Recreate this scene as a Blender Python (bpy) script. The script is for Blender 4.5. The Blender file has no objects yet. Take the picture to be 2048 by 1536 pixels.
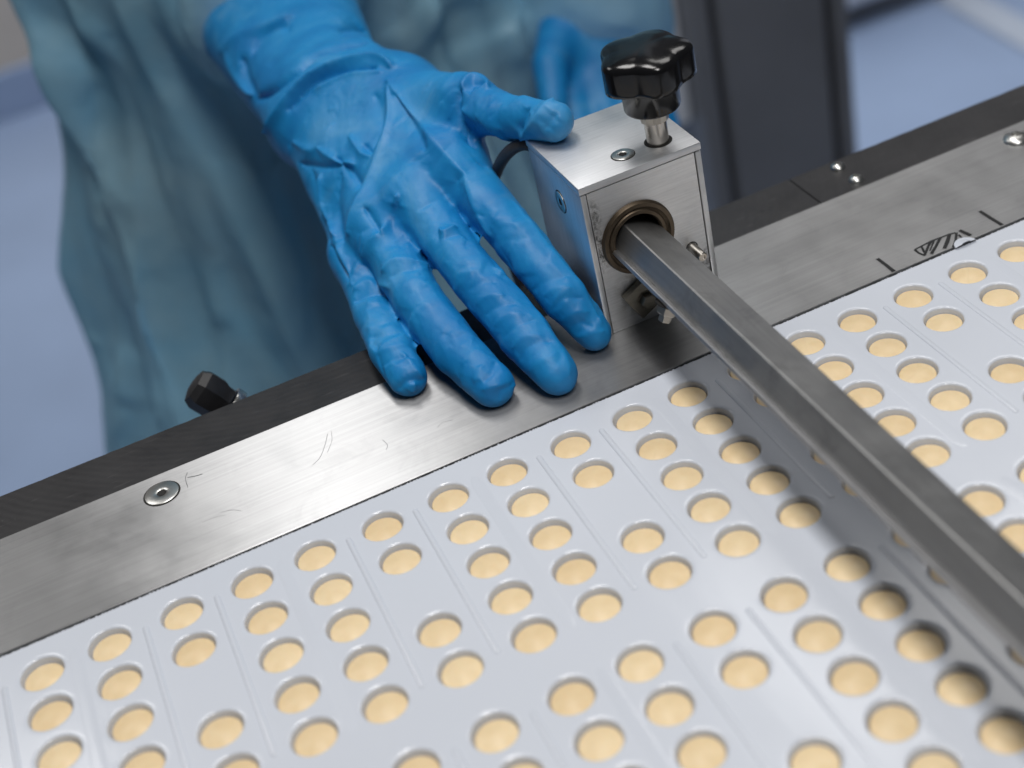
import bpy, bmesh, math, random
import numpy as np
from mathutils import Matrix, Vector
from mathutils.kdtree import KDTree
from mathutils import noise as mnoise

random.seed(7)
rng = np.random.default_rng(7)
scene = bpy.context.scene
COL = scene.collection
MM = 0.001

# ------------------------------------------------------------------ camera
cam_data = bpy.data.cameras.new('camera')
cam = bpy.data.objects.new('camera', cam_data)
COL.objects.link(cam)
scene.camera = cam
cam.matrix_world = Matrix([[0.89615772, 0.38055104, -0.22821533, 0.07732495], [-0.40681954, 0.49923409, -0.76502496, -0.37929463], [-0.17719817, 0.77842548, 0.60220808, 0.31767188], [0.0, 0.0, 0.0, 1.0]])
cam_data.sensor_fit = 'HORIZONTAL'
cam_data.sensor_width = 36.0
cam_data.lens = 51.62029
cam_data.shift_x = -0.058083
cam_data.shift_y = 0.012069
cam_data.clip_start = 0.01
cam_data.clip_end = 60.0
cam_data.dof.use_dof = True
cam_data.dof.focus_distance = 0.530
cam_data.dof.aperture_fstop = 6.3
cam_data.dof.aperture_blades = 0

# ------------------------------------------------------------------ world, lamps, exposure
world = bpy.data.worlds.new('World')
scene.world = world
world.use_nodes = True
bg = world.node_tree.nodes['Background']
bg.inputs['Color'].default_value = (0.86, 0.93, 1.0, 1)
bg.inputs['Strength'].default_value = 0.055

def ceiling_or_fill(x, y, z, sx, sy, watt, spread=180, colour=(1.0, 0.98, 0.955)):
    d = bpy.data.lights.new('ceiling_or_fill_lamp', 'AREA')
    d.shape = 'RECTANGLE'; d.size = sx; d.size_y = sy; d.energy = watt; d.color = colour; d.spread = math.radians(spread)
    o = bpy.data.objects.new('ceiling_or_fill_lamp', d)
    o.location = (x, y, z); COL.objects.link(o)
    return o
# ceiling panels that give the shadows and film glints, plus added unseen fill lamps
ceiling_or_fill(0.22, 0.40, 1.60, 0.30, 0.90, 11.5)
ceiling_or_fill(0.18, -0.95, 1.60, 0.32, 0.90, 18)  # unseen fill lamp on the camera side, added to brighten the gown front
ceiling_or_fill(0.82, 1.15, 1.60, 0.16, 0.60, 1.1)
ceiling_or_fill(1.30, 0.90, 1.60, 0.80, 0.60, 7)  # unseen broad lamp, added so the right end of the steel reflects bright
ceiling_or_fill(-0.60, 1.30, 1.50, 0.60, 0.60, 6)  # unseen lamp, added to backlight the left side of the gown
ceiling_or_fill(1.75, 1.70, 1.60, 0.60, 0.60, 6, 80)  # unseen lamp added for the floor at right, spread narrowed to it
ceiling_or_fill(-0.30, 2.20, 1.60, 1.20, 0.60, 5, 80)  # added over the rear floor to light it, narrow spread
ceiling_or_fill(1.00, 2.20, 1.60, 0.60, 0.60, 3, 80)  # another added floor light, kept off the film by its spread

scene.cycles.use_denoising = True
scene.view_settings.view_transform = 'Standard'
scene.view_settings.look = 'None'
scene.view_settings.exposure = 0.0
scene.view_settings.gamma = 1.0
scene.view_settings.use_curve_mapping = False

# ------------------------------------------------------------------ helpers
def tag(o, label=None, cat=None, group=None, kind=None):
    if label: o['label'] = label
    if cat: o['category'] = cat
    if group: o['group'] = group
    if kind: o['kind'] = kind
    return o

def empty(name, loc=(0, 0, 0)):
    o = bpy.data.objects.new(name, None); COL.objects.link(o)
    o.location = loc; o.empty_display_size = 0.02
    return o

def link(name, me, mat, parent=None, smooth=False, angle=None):
    if mat is not None and not me.materials: me.materials.append(mat)
    o = bpy.data.objects.new(name, me); COL.objects.link(o)
    if parent is not None:
        o.parent = parent
        o.matrix_parent_inverse = Matrix.Translation(-Vector(parent.location))
    if smooth or angle:
        me.polygons.foreach_set('use_smooth', [True] * len(me.polygons))
    if angle:
        me.set_sharp_from_angle(angle=math.radians(angle))
    return o

def build(name, bm, mat, parent=None, smooth=False, angle=None):
    me = bpy.data.meshes.new(name)
    bmesh.ops.recalc_face_normals(bm, faces=bm.faces)
    bm.to_mesh(me); bm.free()
    return link(name, me, mat, parent, smooth, angle)

def np_mesh(name, V, Q):
    me = bpy.data.meshes.new(name)
    me.vertices.add(len(V)); me.vertices.foreach_set('co', np.asarray(V, np.float32).ravel())
    n = Q.shape[1]
    me.loops.add(len(Q) * n); me.loops.foreach_set('vertex_index', Q.astype(np.int32).ravel())
    me.polygons.add(len(Q)); me.polygons.foreach_set('loop_start', np.arange(0, len(Q) * n, n, dtype=np.int32))
    me.update(calc_edges=True); me.validate()
    return me

def box(bm, x0, x1, y0, y1, z0, z1, bev=0.0, seg=2):
    r = bmesh.ops.create_cube(bm, size=1.0)
    vs = r['verts']
    for v in vs:
        v.co = Vector(((x0 + x1) / 2 + v.co.x * (x1 - x0), (y0 + y1) / 2 + v.co.y * (y1 - y0), (z0 + z1) / 2 + v.co.z * (z1 - z0)))
    if bev:
        es = list({e for v in vs for e in v.link_edges})
        bmesh.ops.bevel(bm, geom=es, offset=bev, segments=seg, affect='EDGES', profile=0.5)

def frame(axis, up=(0, 0, 1)):
    z = Vector(axis).normalized(); u = Vector(up)
    if abs(z.dot(u)) > 0.95: u = Vector((0, 1, 0))
    x = u.cross(z).normalized(); y = z.cross(x)
    return Matrix((x, y, z)).transposed()

def lathe(bm, origin, axis, prof, seg=32, up=(0, 0, 1), radial=None):
    """prof: list of (radius, height); radius 0 closes with a point"""
    M = frame(axis, up); O = Vector(origin); rings = []
    for r, h in prof:
        if r < 1e-9:
            rings.append([bm.verts.new(O + M @ Vector((0, 0, h)))])
        else:
            ring = []
            for i in range(seg):
                a = 2 * math.pi * i / seg
                k = radial(a, r, h) if radial else r
                ring.append(bm.verts.new(O + M @ Vector((k * math.cos(a), k * math.sin(a), h))))
            rings.append(ring)
    for A, B in zip(rings[:-1], rings[1:]):
        if len(A) == 1 and len(B) == 1: continue
        for i in range(seg):
            j = (i + 1) % seg
            if len(A) == 1: bm.faces.new((A[0], B[i], B[j]))
            elif len(B) == 1: bm.faces.new((A[i], A[j], B[0]))
            else: bm.faces.new((A[i], A[j], B[j], B[i]))

def prism_y(bm, pts, y0, y1):
    """polygon in x,z swept along y"""
    A = [bm.verts.new((x, y0, z)) for x, z in pts]; B = [bm.verts.new((x, y1, z)) for x, z in pts]
    bm.faces.new(A); bm.faces.new(B[::-1])
    n = len(pts)
    for i in range(n): bm.faces.new((A[i], B[i], B[(i + 1) % n], A[(i + 1) % n]))

def tube(bm, pts, rad, seg=12):
    pts = [Vector(p) for p in pts]; rings = []
    for i, p in enumerate(pts):
        t = (pts[min(i + 1, len(pts) - 1)] - pts[max(i - 1, 0)])
        M = frame(t, (0, 1, 0.01))
        rr = rad[i] if isinstance(rad, (list, tuple)) else rad
        rings.append([bm.verts.new(p + M @ Vector((rr * math.cos(a), rr * math.sin(a), 0))) for a in [2 * math.pi * k / seg for k in range(seg)]])
    for A, B in zip(rings[:-1], rings[1:]):
        for i in range(seg): bm.faces.new((A[i], A[(i + 1) % seg], B[(i + 1) % seg], B[i]))
    bm.faces.new(rings[0][::-1]); bm.faces.new(rings[-1])

def spline(pts, n=8):
    P = [Vector(p) for p in pts]; out = []
    for i in range(len(P) - 1):
        a = P[max(i - 1, 0)]; b = P[i]; c = P[i + 1]; d = P[min(i + 2, len(P) - 1)]
        for k in range(n):
            t = k / n
            out.append(0.5 * ((2 * b) + (c - a) * t + (2 * a - 5 * b + 4 * c - d) * t * t + (3 * b - a - 3 * c + d) * t ** 3))
    out.append(P[-1]); return out

# ------------------------------------------------------------------ materials
def new_mat(name):
    m = bpy.data.materials.new(name); m.use_nodes = True
    return m, m.node_tree, m.node_tree.nodes['Principled BSDF']

def node(nt, typ, **kw):
    n = nt.nodes.new(typ)
    for k, v in kw.items():
        if k in n.inputs: n.inputs[k].default_value = v
        else: setattr(n, k, v)
    return n

def coords(nt, scale=(1, 1, 1), kind='Object'):
    tc = nt.nodes.new('ShaderNodeTexCoord'); mp = nt.nodes.new('ShaderNodeMapping')
    mp.inputs['Scale'].default_value = scale
    nt.links.new(tc.outputs[kind], mp.inputs['Vector'])
    return mp.outputs['Vector']

def noise(nt, vec, scale, detail=3.0, rough=0.55, dist=0.0):
    n = node(nt, 'ShaderNodeTexNoise', Scale=scale, Detail=detail, Roughness=rough, Distortion=dist)
    nt.links.new(vec, n.inputs['Vector']); return n.outputs['Fac']

def ramp(nt, fac, stops):
    r = nt.nodes.new('ShaderNodeValToRGB'); cr = r.color_ramp
    while len(cr.elements) < len(stops): cr.elements.new(0.5)
    for e, (p, c) in zip(cr.elements, stops):
        e.position = p; e.color = (c, c, c, 1) if isinstance(c, (int, float)) else (*c, 1)
    nt.links.new(fac, r.inputs['Fac']); return r.outputs['Color']

def mix(nt, fac, a, b, mode='MIX'):
    m = nt.nodes.new('ShaderNodeMix'); m.data_type = 'RGBA'; m.blend_type = mode
    for s, i in ((fac, 0), (a, 6), (b, 7)):
        if hasattr(s, 'default_value') or hasattr(s, 'is_linked'): nt.links.new(s, m.inputs[i])
        elif i == 0: m.inputs[0].default_value = s
        else: m.inputs[i].default_value = (*s, 1)
    return m.outputs[2]

def bump(nt, bsdf, height, strength, dist=0.001, prev=None):
    b = node(nt, 'ShaderNodeBump', Strength=strength, Distance=dist)
    nt.links.new(height, b.inputs['Height'])
    if prev is not None: nt.links.new(prev, b.inputs['Normal'])
    nt.links.new(b.outputs['Normal'], bsdf.inputs['Normal'])
    return b.outputs['Normal']

def steel_material(name, base, rough, aniso, scale, dirty=0.0, brush=0.25, tint=None):
    """brushed metal; scale stretches the brush marks along one axis"""
    m, nt, b = new_mat(name)
    v = coords(nt, scale); f = noise(nt, v, 1.0, 6, 0.7)
    v0 = coords(nt); big = noise(nt, v0, 28.0, 4, 0.6)
    c = ramp(nt, f, [(0.25, tuple(x * 0.86 for x in base)), (0.75, tuple(min(1, x * 1.1) for x in base))])
    if dirty:
        d = ramp(nt, noise(nt, v0, 60, 5, 0.7, 1.0), [(0.52, 0.0), (0.70, 1.0)])
        mm = nt.nodes.new('ShaderNodeMath'); mm.operation = 'MULTIPLY'; mm.inputs[1].default_value = dirty
        nt.links.new(d, mm.inputs[0])
        c = mix(nt, mm.outputs[0], c, tint or tuple(x * 0.35 for x in base))
    nt.links.new(c, b.inputs['Base Color'])
    b.inputs['Metallic'].default_value = 1.0
    nt.links.new(ramp(nt, big, [(0.3, rough * 0.85), (0.7, rough * 1.2)]), b.inputs['Roughness'])
    if aniso:
        b.inputs['Anisotropic'].default_value = aniso
        t = nt.nodes.new('ShaderNodeTangent'); t.direction_type = 'RADIAL'; t.axis = 'Z'
        # brush direction along world x
        cv = node(nt, 'ShaderNodeCombineXYZ', X=0.0, Y=1.0, Z=0.0)
        nt.links.new(cv.outputs[0], b.inputs['Tangent']); nt.nodes.remove(t)
    bump(nt, b, f, brush, 0.0002)
    return m

def plain(name, col, rough=0.5, metal=0.0, spec=0.5, nscale=0, namp=0.15, bmp=0.0, coat=0.0):
    m, nt, b = new_mat(name)
    b.inputs['Roughness'].default_value = rough; b.inputs['Metallic'].default_value = metal
    b.inputs['Specular IOR Level'].default_value = spec; b.inputs['Coat Weight'].default_value = coat
    b.inputs['Coat Roughness'].default_value = 0.08
    if nscale:
        f = noise(nt, coords(nt), nscale, 5, 0.6)
        nt.links.new(ramp(nt, f, [(0.3, tuple(x * (1 - namp) for x in col)), (0.7, tuple(min(1, x * (1 + namp)) for x in col))]), b.inputs['Base Color'])
        if bmp: bump(nt, b, f, bmp, 0.0006)
    else:
        b.inputs['Base Color'].default_value = (*col, 1)
    return m

M = {}
M['steel'] = steel_material('brushed_steel', (0.37, 0.372, 0.378), 0.41, 0.95, (9, 900, 900), 0.12, 0.10)
M['alu'] = steel_material('satin_aluminium', (0.74, 0.745, 0.75), 0.46, 0.0, (60, 1200, 60), 0.10, 0.10)
M['alu_top'] = steel_material('brushed_aluminium_top', (0.70, 0.71, 0.73), 0.52, 0.0, (40, 1500, 900), 0.05, 0.10)
M['bar'] = steel_material('grey_bar_steel', (0.38, 0.38, 0.38), 0.52, 0.0, (900, 25, 900), 0.3, 0.30)
M['flange'] = steel_material('flange_steel', (0.45, 0.45, 0.46), 0.48, 0.0, (500, 60, 500), 0.3, 0.35)
M['bronze'] = steel_material('oiled_bronze', (0.14, 0.11, 0.08), 0.48, 0.0, (200, 200, 200), 0.6, 0.25, (0.05, 0.035, 0.02))
M['screw'] = steel_material('polished_screw_steel', (0.62, 0.62, 0.60), 0.30, 0.0, (150, 150, 150), 0.2, 0.05)
M['shaft'] = steel_material('shaft_steel', (0.52, 0.49, 0.45), 0.26, 0.0, (120, 120, 120), 0.35, 0.08)
M['clamp'] = steel_material('dirty_clamp_steel', (0.26, 0.24, 0.20), 0.50, 0.0, (150, 150, 150), 0.6, 0.3, (0.06, 0.055, 0.03))
M['bolt'] = steel_material('bolt_steel', (0.50, 0.47, 0.42), 0.34, 0.0, (150, 150, 150), 0.4, 0.1)
def stained_alu():
    m = steel_material('stained_aluminium_front', (0.74, 0.745, 0.75), 0.46, 0.0, (60, 60, 1200), 0.10, 0.10)
    nt = m.node_tree; b = nt.nodes['Principled BSDF']; src = b.inputs['Base Color'].links[0].from_socket
    sep = nt.nodes.new('ShaderNodeSeparateXYZ'); tc = nt.nodes.new('ShaderNodeTexCoord'); nt.links.new(tc.outputs['Object'], sep.inputs[0])
    def band(out, a0, a1, b1, b0):
        r = nt.nodes.new('ShaderNodeMapRange'); r.inputs[1].default_value = a0; r.inputs[2].default_value = a1; nt.links.new(out, r.inputs[0])
        s = nt.nodes.new('ShaderNodeMapRange'); s.inputs[1].default_value = b0; s.inputs[2].default_value = b1; nt.links.new(out, s.inputs[0])
        k = nt.nodes.new('ShaderNodeMath'); k.operation = 'MULTIPLY'; nt.links.new(r.outputs[0], k.inputs[0]); nt.links.new(s.outputs[0], k.inputs[1]); return k.outputs[0]
    def mul(a, c):
        k = nt.nodes.new('ShaderNodeMath'); k.operation = 'MULTIPLY'; nt.links.new(a, k.inputs[0])
        if isinstance(c, float): k.inputs[1].default_value = c
        else: nt.links.new(c, k.inputs[1])
        return k.outputs[0]
    n = ramp(nt, noise(nt, coords(nt), 420, 5, 0.7, 0.8), [(0.44, 0.0), (0.62, 1.0)])
    s1 = mul(mul(band(sep.outputs['X'], 0.2262, 0.2272, 0.2286, 0.2310), band(sep.outputs['Z'], 0.026, 0.034, 0.052, 0.060)), n)
    s2 = mul(mul(band(sep.outputs['X'], 0.262, 0.268, 0.271, 0.274), band(sep.outputs['Z'], 0.004, 0.012, 0.018, 0.026)), n)
    n2 = ramp(nt, noise(nt, coords(nt), 160, 5, 0.7, 0.8), [(0.42, 0.0), (0.62, 1.0)])
    s3 = mul(mul(band(sep.outputs['X'], 0.229, 0.236, 0.246, 0.256), band(sep.outputs['Z'], 0.004, 0.010, 0.020, 0.026)), n2)
    c = mix(nt, mul(s1, 0.9), src, (0.05, 0.05, 0.05)); c = mix(nt, mul(s2, 0.7), c, (0.15, 0.14, 0.13)); c = mix(nt, mul(s3, 0.6), c, (0.14, 0.12, 0.06))
    nt.links.new(c, b.inputs['Base Color']); return m
M['alu_front'] = stained_alu()
M['hole'] = plain('dark_recess', (0.012, 0.011, 0.010), 0.7)
M['knob'] = plain('glossy_black_plastic', (0.006, 0.006, 0.007), 0.16, 0, 0.42, 0)
M['soft_black'] = plain('black_rubber', (0.014, 0.014, 0.016), 0.45, 0, 0.5, 120, 0.3, 0.1)
M['cable'] = plain('cable_rubber', (0.05, 0.05, 0.055), 0.5, 0, 0.4, 90, 0.25)
M['ink'] = plain('black_marker_ink', (0.008, 0.008, 0.009), 0.45, 0, 0.4, 600, 0.4)
M['bed'] = plain('machine_bed_paint', (0.05, 0.05, 0.055), 0.5, 0, 0.4, 40, 0.3)

def rail_material():
    m, nt, b = new_mat('worn_black_plastic')
    v = coords(nt)
    base = ramp(nt, noise(nt, v, 35, 5, 0.65), [(0.3, (0.011, 0.0105, 0.012)), (0.75, (0.024, 0.023, 0.025))])
    # curved mill marks left by the cutter
    w = node(nt, 'ShaderNodeTexWave', Scale=95.0, Distortion=2.0, Detail=2.0)
    w.wave_type = 'RINGS'; w.rings_direction = 'Z'
    mp = nt.nodes.new('ShaderNodeMapping'); mp.inputs['Location'].default_value = (-0.13, -0.2, 0)
    tc = nt.nodes.new('ShaderNodeTexCoord'); nt.links.new(tc.outputs['Object'], mp.inputs['Vector']); nt.links.new(mp.outputs[0], w.inputs['Vector'])
    s = ramp(nt, noise(nt, coords(nt, (60, 900, 60)), 1.0, 3, 0.6), [(0.64, 0.0), (0.72, 1.0)])
    sp = ramp(nt, noise(nt, v, 900, 2, 0.5), [(0.72, 0.0), (0.78, 1.0)])
    mm = nt.nodes.new('ShaderNodeMath'); mm.operation = 'MAXIMUM'; nt.links.new(s, mm.inputs[0]); nt.links.new(sp, mm.inputs[1])
    m2 = nt.nodes.new('ShaderNodeMath'); m2.operation = 'MULTIPLY'; m2.inputs[1].default_value = 0.35; nt.links.new(mm.outputs[0], m2.inputs[0])
    nt.links.new(mix(nt, m2.outputs[0], base, (0.12, 0.115, 0.12)), b.inputs['Base Color'])
    nt.links.new(ramp(nt, noise(nt, v, 60, 4, 0.6), [(0.3, 0.38), (0.7, 0.55)]), b.inputs['Roughness'])
    p = bump(nt, b, w.outputs['Fac'], 0.05, 0.0005); bump(nt, b, s, 0.15, 0.0003, p)
    return m
M['rail'] = rail_material()

def foil_material():
    m, nt, b = new_mat('white_blister_film')
    v = coords(nt)
    c = ramp(nt, noise(nt, v, 9, 3, 0.5), [(0.3, (0.595, 0.63, 0.70)), (0.7, (0.63, 0.665, 0.735))])
    nt.links.new(c, b.inputs['Base Color'])
    b.inputs['Roughness'].default_value = 0.15
    b.inputs['Specular IOR Level'].default_value = 0.5
    p = bump(nt, b, noise(nt, coords(nt, (1, 0.35, 1)), 60, 2, 0.4), 0.09, 0.002)
    bump(nt, b, noise(nt, coords(nt, (700, 90, 90)), 1.0, 2, 0.5), 0.03, 0.0006, p)
    return m
M['foil'] = foil_material()

def tablet_material(name, scored):
    m, nt, b = new_mat(name)
    oi = nt.nodes.new('ShaderNodeObjectInfo')
    c0 = ramp(nt, noise(nt, coords(nt), 220, 4, 0.6), [(0.3, (0.79, 0.62, 0.375)), (0.7, (0.85, 0.68, 0.43))])
    c1 = ramp(nt, oi.outputs['Random'], [(0.0, (0.93, 0.90, 0.86)), (1.0, (1.0, 1.0, 1.0))])
    nt.links.new(mix(nt, 1.0, c0, c1, 'MULTIPLY'), b.inputs['Base Color'])
    b.inputs['Roughness'].default_value = 0.38; b.inputs['Specular IOR Level'].default_value = 0.36
    b.inputs['Subsurface Weight'].default_value = 0.12; b.inputs['Subsurface Radius'].default_value = (0.002, 0.0012, 0.0006)
    bump(nt, b, noise(nt, coords(nt), 900, 3, 0.6), 0.06, 0.0003)
    return m
M['tablet'] = tablet_material('cream_tablet_coat', False)

def glove_material():
    m, nt, b = new_mat('blue_nitrile')
    v = coords(nt)
    pat = ramp(nt, noise(nt, v, 26, 4, 0.6, 0.8), [(0.35, (0.004, 0.185, 0.48)), (0.55, (0.010, 0.235, 0.55)), (0.75, (0.075, 0.31, 0.59))])
    oil = ramp(nt, noise(nt, v, 34, 4, 0.65, 1.5), [(0.60, 0.0), (0.74, 1.0)])
    mo = nt.nodes.new('ShaderNodeMath'); mo.operation = 'MULTIPLY'; mo.inputs[1].default_value = 0.20; nt.links.new(oil, mo.inputs[0])
    nt.links.new(mix(nt, mo.outputs[0], pat, (0.12, 0.27, 0.42)), b.inputs['Base Color'])
    nt.links.new(ramp(nt, noise(nt, v, 60, 4, 0.6), [(0.3, 0.40), (0.7, 0.55)]), b.inputs['Roughness'])
    b.inputs['Specular IOR Level'].default_value = 0.42
    b.inputs['Subsurface Weight'].default_value = 0.10; b.inputs['Subsurface Radius'].default_value = (0.0008, 0.002, 0.004)
    b.inputs['Sheen Weight'].default_value = 0.0; b.inputs['Sheen Roughness'].default_value = 0.5
    p = bump(nt, b, noise(nt, v, 130, 5, 0.6, 0.6), 0.14, 0.0012)
    p = bump(nt, b, noise(nt, v, 330, 3, 0.6, 1.2), 0.10, 0.0005, p)
    p = bump(nt, b, noise(nt, v, 2300, 2, 0.5), 0.10, 0.0002, p)
    # fine crease lines
    wv = nt.nodes.new('ShaderNodeMix'); wv.data_type = 'VECTOR'; wv.inputs[0].default_value = 0.012
    nn = node(nt, 'ShaderNodeTexNoise', Scale=70.0, Detail=2.0); nt.links.new(v, nn.inputs['Vector'])
    nt.links.new(coords(nt, (1.0, 0.55, 0.75)), wv.inputs[4]); nt.links.new(nn.outputs['Color'], wv.inputs[5])
    vo = node(nt, 'ShaderNodeTexVoronoi', Scale=85.0); vo.feature = 'DISTANCE_TO_EDGE'; nt.links.new(wv.outputs[1], vo.inputs['Vector'])
    cr = ramp(nt, vo.outputs['Distance'], [(0.0, 0.0), (0.10, 0.75), (0.35, 1.0)])
    bump(nt, b, cr, 0.05, 0.0010, p)
    return m
M['glove'] = glove_material()

def gown_material():
    m = bpy.data.materials.new('translucent_gown_film'); m.use_nodes = True; nt = m.node_tree
    b = nt.nodes['Principled BSDF']; out = nt.nodes['Material Output']
    c = ramp(nt, noise(nt, coords(nt), 14, 4, 0.6), [(0.3, (0.34, 0.70, 0.93)), (0.7, (0.52, 0.82, 0.96))])
    nt.links.new(c, b.inputs['Base Color']); b.inputs['Roughness'].default_value = 0.42
    bump(nt, b, noise(nt, coords(nt), 60, 4, 0.6), 0.25, 0.004)
    tl = nt.nodes.new('ShaderNodeBsdfTranslucent'); nt.links.new(c, tl.inputs['Color'])
    tp = nt.nodes.new('ShaderNodeBsdfTransparent'); tp.inputs['Color'].default_value = (0.45, 0.75, 0.90, 1)
    m1 = nt.nodes.new('ShaderNodeMixShader'); m1.inputs[0].default_value = 0.40
    nt.links.new(b.outputs[0], m1.inputs[1]); nt.links.new(tl.outputs[0], m1.inputs[2])
    m2 = nt.nodes.new('ShaderNodeMixShader'); m2.inputs[0].default_value = 0.12
    nt.links.new(m1.outputs[0], m2.inputs[1]); nt.links.new(tp.outputs[0], m2.inputs[2])
    nt.links.new(m2.outputs[0], out.inputs['Surface'])
    return m
M['gown'] = gown_material()
M['scrubs'] = plain('dark_navy_clothing', (0.012, 0.03, 0.05), 0.8, 0, 0.2, 60, 0.3)
M['floor'] = plain('blue_epoxy_floor', (0.27, 0.36, 0.54), 0.38, 0, 0.4, 4, 0.06)
M['wall'] = plain('beige_wall_paint', (0.50, 0.46, 0.42), 0.6, 0, 0.3, 3, 0.05)
M['column'] = plain('anthracite_paint', (0.155, 0.158, 0.172), 0.42, 0, 0.4, 6, 0.12)
M['column_dark'] = plain('dark_slot', (0.018, 0.019, 0.023), 0.5)
M['pale'] = plain('pale_grey_panel', (0.74, 0.76, 0.82), 0.45, 0, 0.4, 5, 0.05)
M['strip'] = plain('pale_floor_line', (0.42, 0.48, 0.58), 0.5, 0, 0.3, 8, 0.05)
M['bluebag'] = plain('bright_blue_plastic_film', (0.02, 0.22, 0.62), 0.4, 0, 0.5, 20, 0.2, 0.3)

# ------------------------------------------------------------------ the room behind
bm = bmesh.new(); bmesh.ops.create_grid(bm, x_segments=2, y_segments=2, size=7)
fl = build('floor', bm, M['floor']); fl.location = (0.5, 2.0, -0.9); tag(fl, kind='structure')
bm = bmesh.new(); box(bm, -5, 7, 2.83, 2.95, -0.9, 1.62)
tag(build('wall', bm, M['wall']), kind='structure')
bm = bmesh.new(); box(bm, -5, 7, 2.812, 2.83, -0.9, -0.80, 0.006)
tag(build('skirting', bm, M['floor']), kind='structure')
bm = bmesh.new()
q = [(1.64, 2.2), (1.71, 2.2), (1.655, 1.2), (1.585, 1.2)]
bm.faces.new([bm.verts.new((x, y, -0.896)) for x, y in q])
tag(build('floor_marking', bm, M['strip']), kind='structure')

# white cabinet at the far right
cab = empty('cabinet', (1.75, 2.1, -0.9)); tag(cab, 'white cabinet standing on blue floor behind the dark column', 'cabinet')
bm = bmesh.new(); box(bm, 1.30, 2.30, 1.86, 2.40, -0.86, 0.9, 0.01); build('body', bm, M['pale'], cab)
bm = bmesh.new(); box(bm, 1.32, 2.28, 1.88, 2.38, -0.9, -0.861); build('plinth', bm, M['column'], cab)
for x in (1.31, 1.81):
    bm = bmesh.new(); box(bm, x, x + 0.48, 1.842, 1.859, -0.84, 0.88, 0.004); dd = build('door', bm, M['pale'], cab)
    bm = bmesh.new(); box(bm, x + 0.42, x + 0.44, 1.815, 1.841, -0.1, 0.08, 0.004); build('handle', bm, M['screw'], dd)

# dark machine column
colm = empty('machine_column', (0.76, 0.97, -0.9)); tag(colm, 'dark grey upright machine column with vertical grooves behind the rail', 'column')
bm = bmesh.new(); box(bm, 0.70, 0.826, 0.90, 1.05, -0.9, 0.9, 0.004); build('post', bm, M['column'], colm)
bm = bmesh.new(); box(bm, 0.6905, 0.6995, 0.912, 1.05, -0.9, 0.9); build('groove', bm, M['column_dark'], colm)
bm = bmesh.new(); box(bm, 0.670, 0.690, 0.896, 1.05, -0.9, 0.9, 0.004); build('edge_profile', bm, M['column'], colm)
bm = bmesh.new(); box(bm, 0.8265, 0.8345, 0.912, 1.05, -0.9, 0.9); build('groove', bm, M['column_dark'], colm)
bm = bmesh.new(); box(bm, 0.835, 0.852, 0.896, 1.05, -0.9, 0.9, 0.004); build('edge_profile', bm, M['column'], colm)
bm = bmesh.new(); box(bm, 0.640, 0.6695, 0.93, 1.05, -0.43, 0.9, 0.003); build('side_cover', bm, M['pale'], colm)

# ------------------------------------------------------------------ machine bed and rail
bm = bmesh.new(); box(bm, -0.35, 0.75, -0.45, 0.1005, -0.05, -0.0085, 0.001)
tag(build('machine_bed', bm, M['bed']), 'dark machine bed under the white blister film', 'machine bed')

rail = empty('edge_rail', (0.2, 0.09, -0.02)); tag(rail, 'worn black plastic edge rail running beside the steel strip', 'rail')
def rough_rail(x0, x1):
    bm = bmesh.new(); n = max(2, int((x1 - x0) / 0.003)); rnd = random.Random(int(x1 * 1000))
    prof = [(0.0765, 0.0002), (0.1022, 0.0002), (0.1031, -0.0006), (0.1031, -0.0240), (0.0765, -0.0240)]
    rows = []
    for i in range(n + 1):
        x = x0 + (x1 - x0) * i / n; w = rnd.uniform(-0.00022, 0.00012) if rnd.random() < 0.4 else 0
        rows.append([bm.verts.new((x, y + (w if 1 <= k <= 2 else 0), z)) for k, (y, z) in enumerate(prof)])
    for A, B in zip(rows[:-1], rows[1:]):
        for k in range(5): bm.faces.new((A[k], B[k], B[(k + 1) % 5], A[(k + 1) % 5]))
    bm.faces.new(rows[0]); bm.faces.new(rows[-1][::-1])
    return bm
build('rail_section', rough_rail(-0.35, 0.3350), M['rail'], rail)
build('rail_section', rough_rail(0.3356, 0.75), M['rail'], rail)
def dome_screw(parent, x, y, z, r=0.0032, h=0.0024, name='dome_screw'):
    bm = bmesh.new()
    prof = [(r * 1.05, -0.001)] + [(r * math.cos(a), h * math.sin(a)) for a in [math.radians(d) for d in (0, 15, 32, 50, 66)]] + [(r * 0.38, h * 0.93), (r * 0.36, h * 0.35), (0, h * 0.3)]
    lathe(bm, (x, y, z), (0, 0, 1), prof, 24)
    return build(name, bm, M['screw'], parent, angle=40)
dome_screw(rail, 0.3556, 0.0962, 0.0002); dome_screw(rail, 0.3558, 0.0826, 0.0002)

strip = empty('guide_strip', (0.2, 0.045, 0)); tag(strip, 'brushed stainless steel guide strip between black rail and white film', 'steel strip')
bm = bmesh.new(); box(bm, -0.35, 0.75, 0.0160, 0.0763, -0.004, 0.0006, 0.00025, 1)
build('plate', bm, M['steel'], strip, angle=30)
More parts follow.
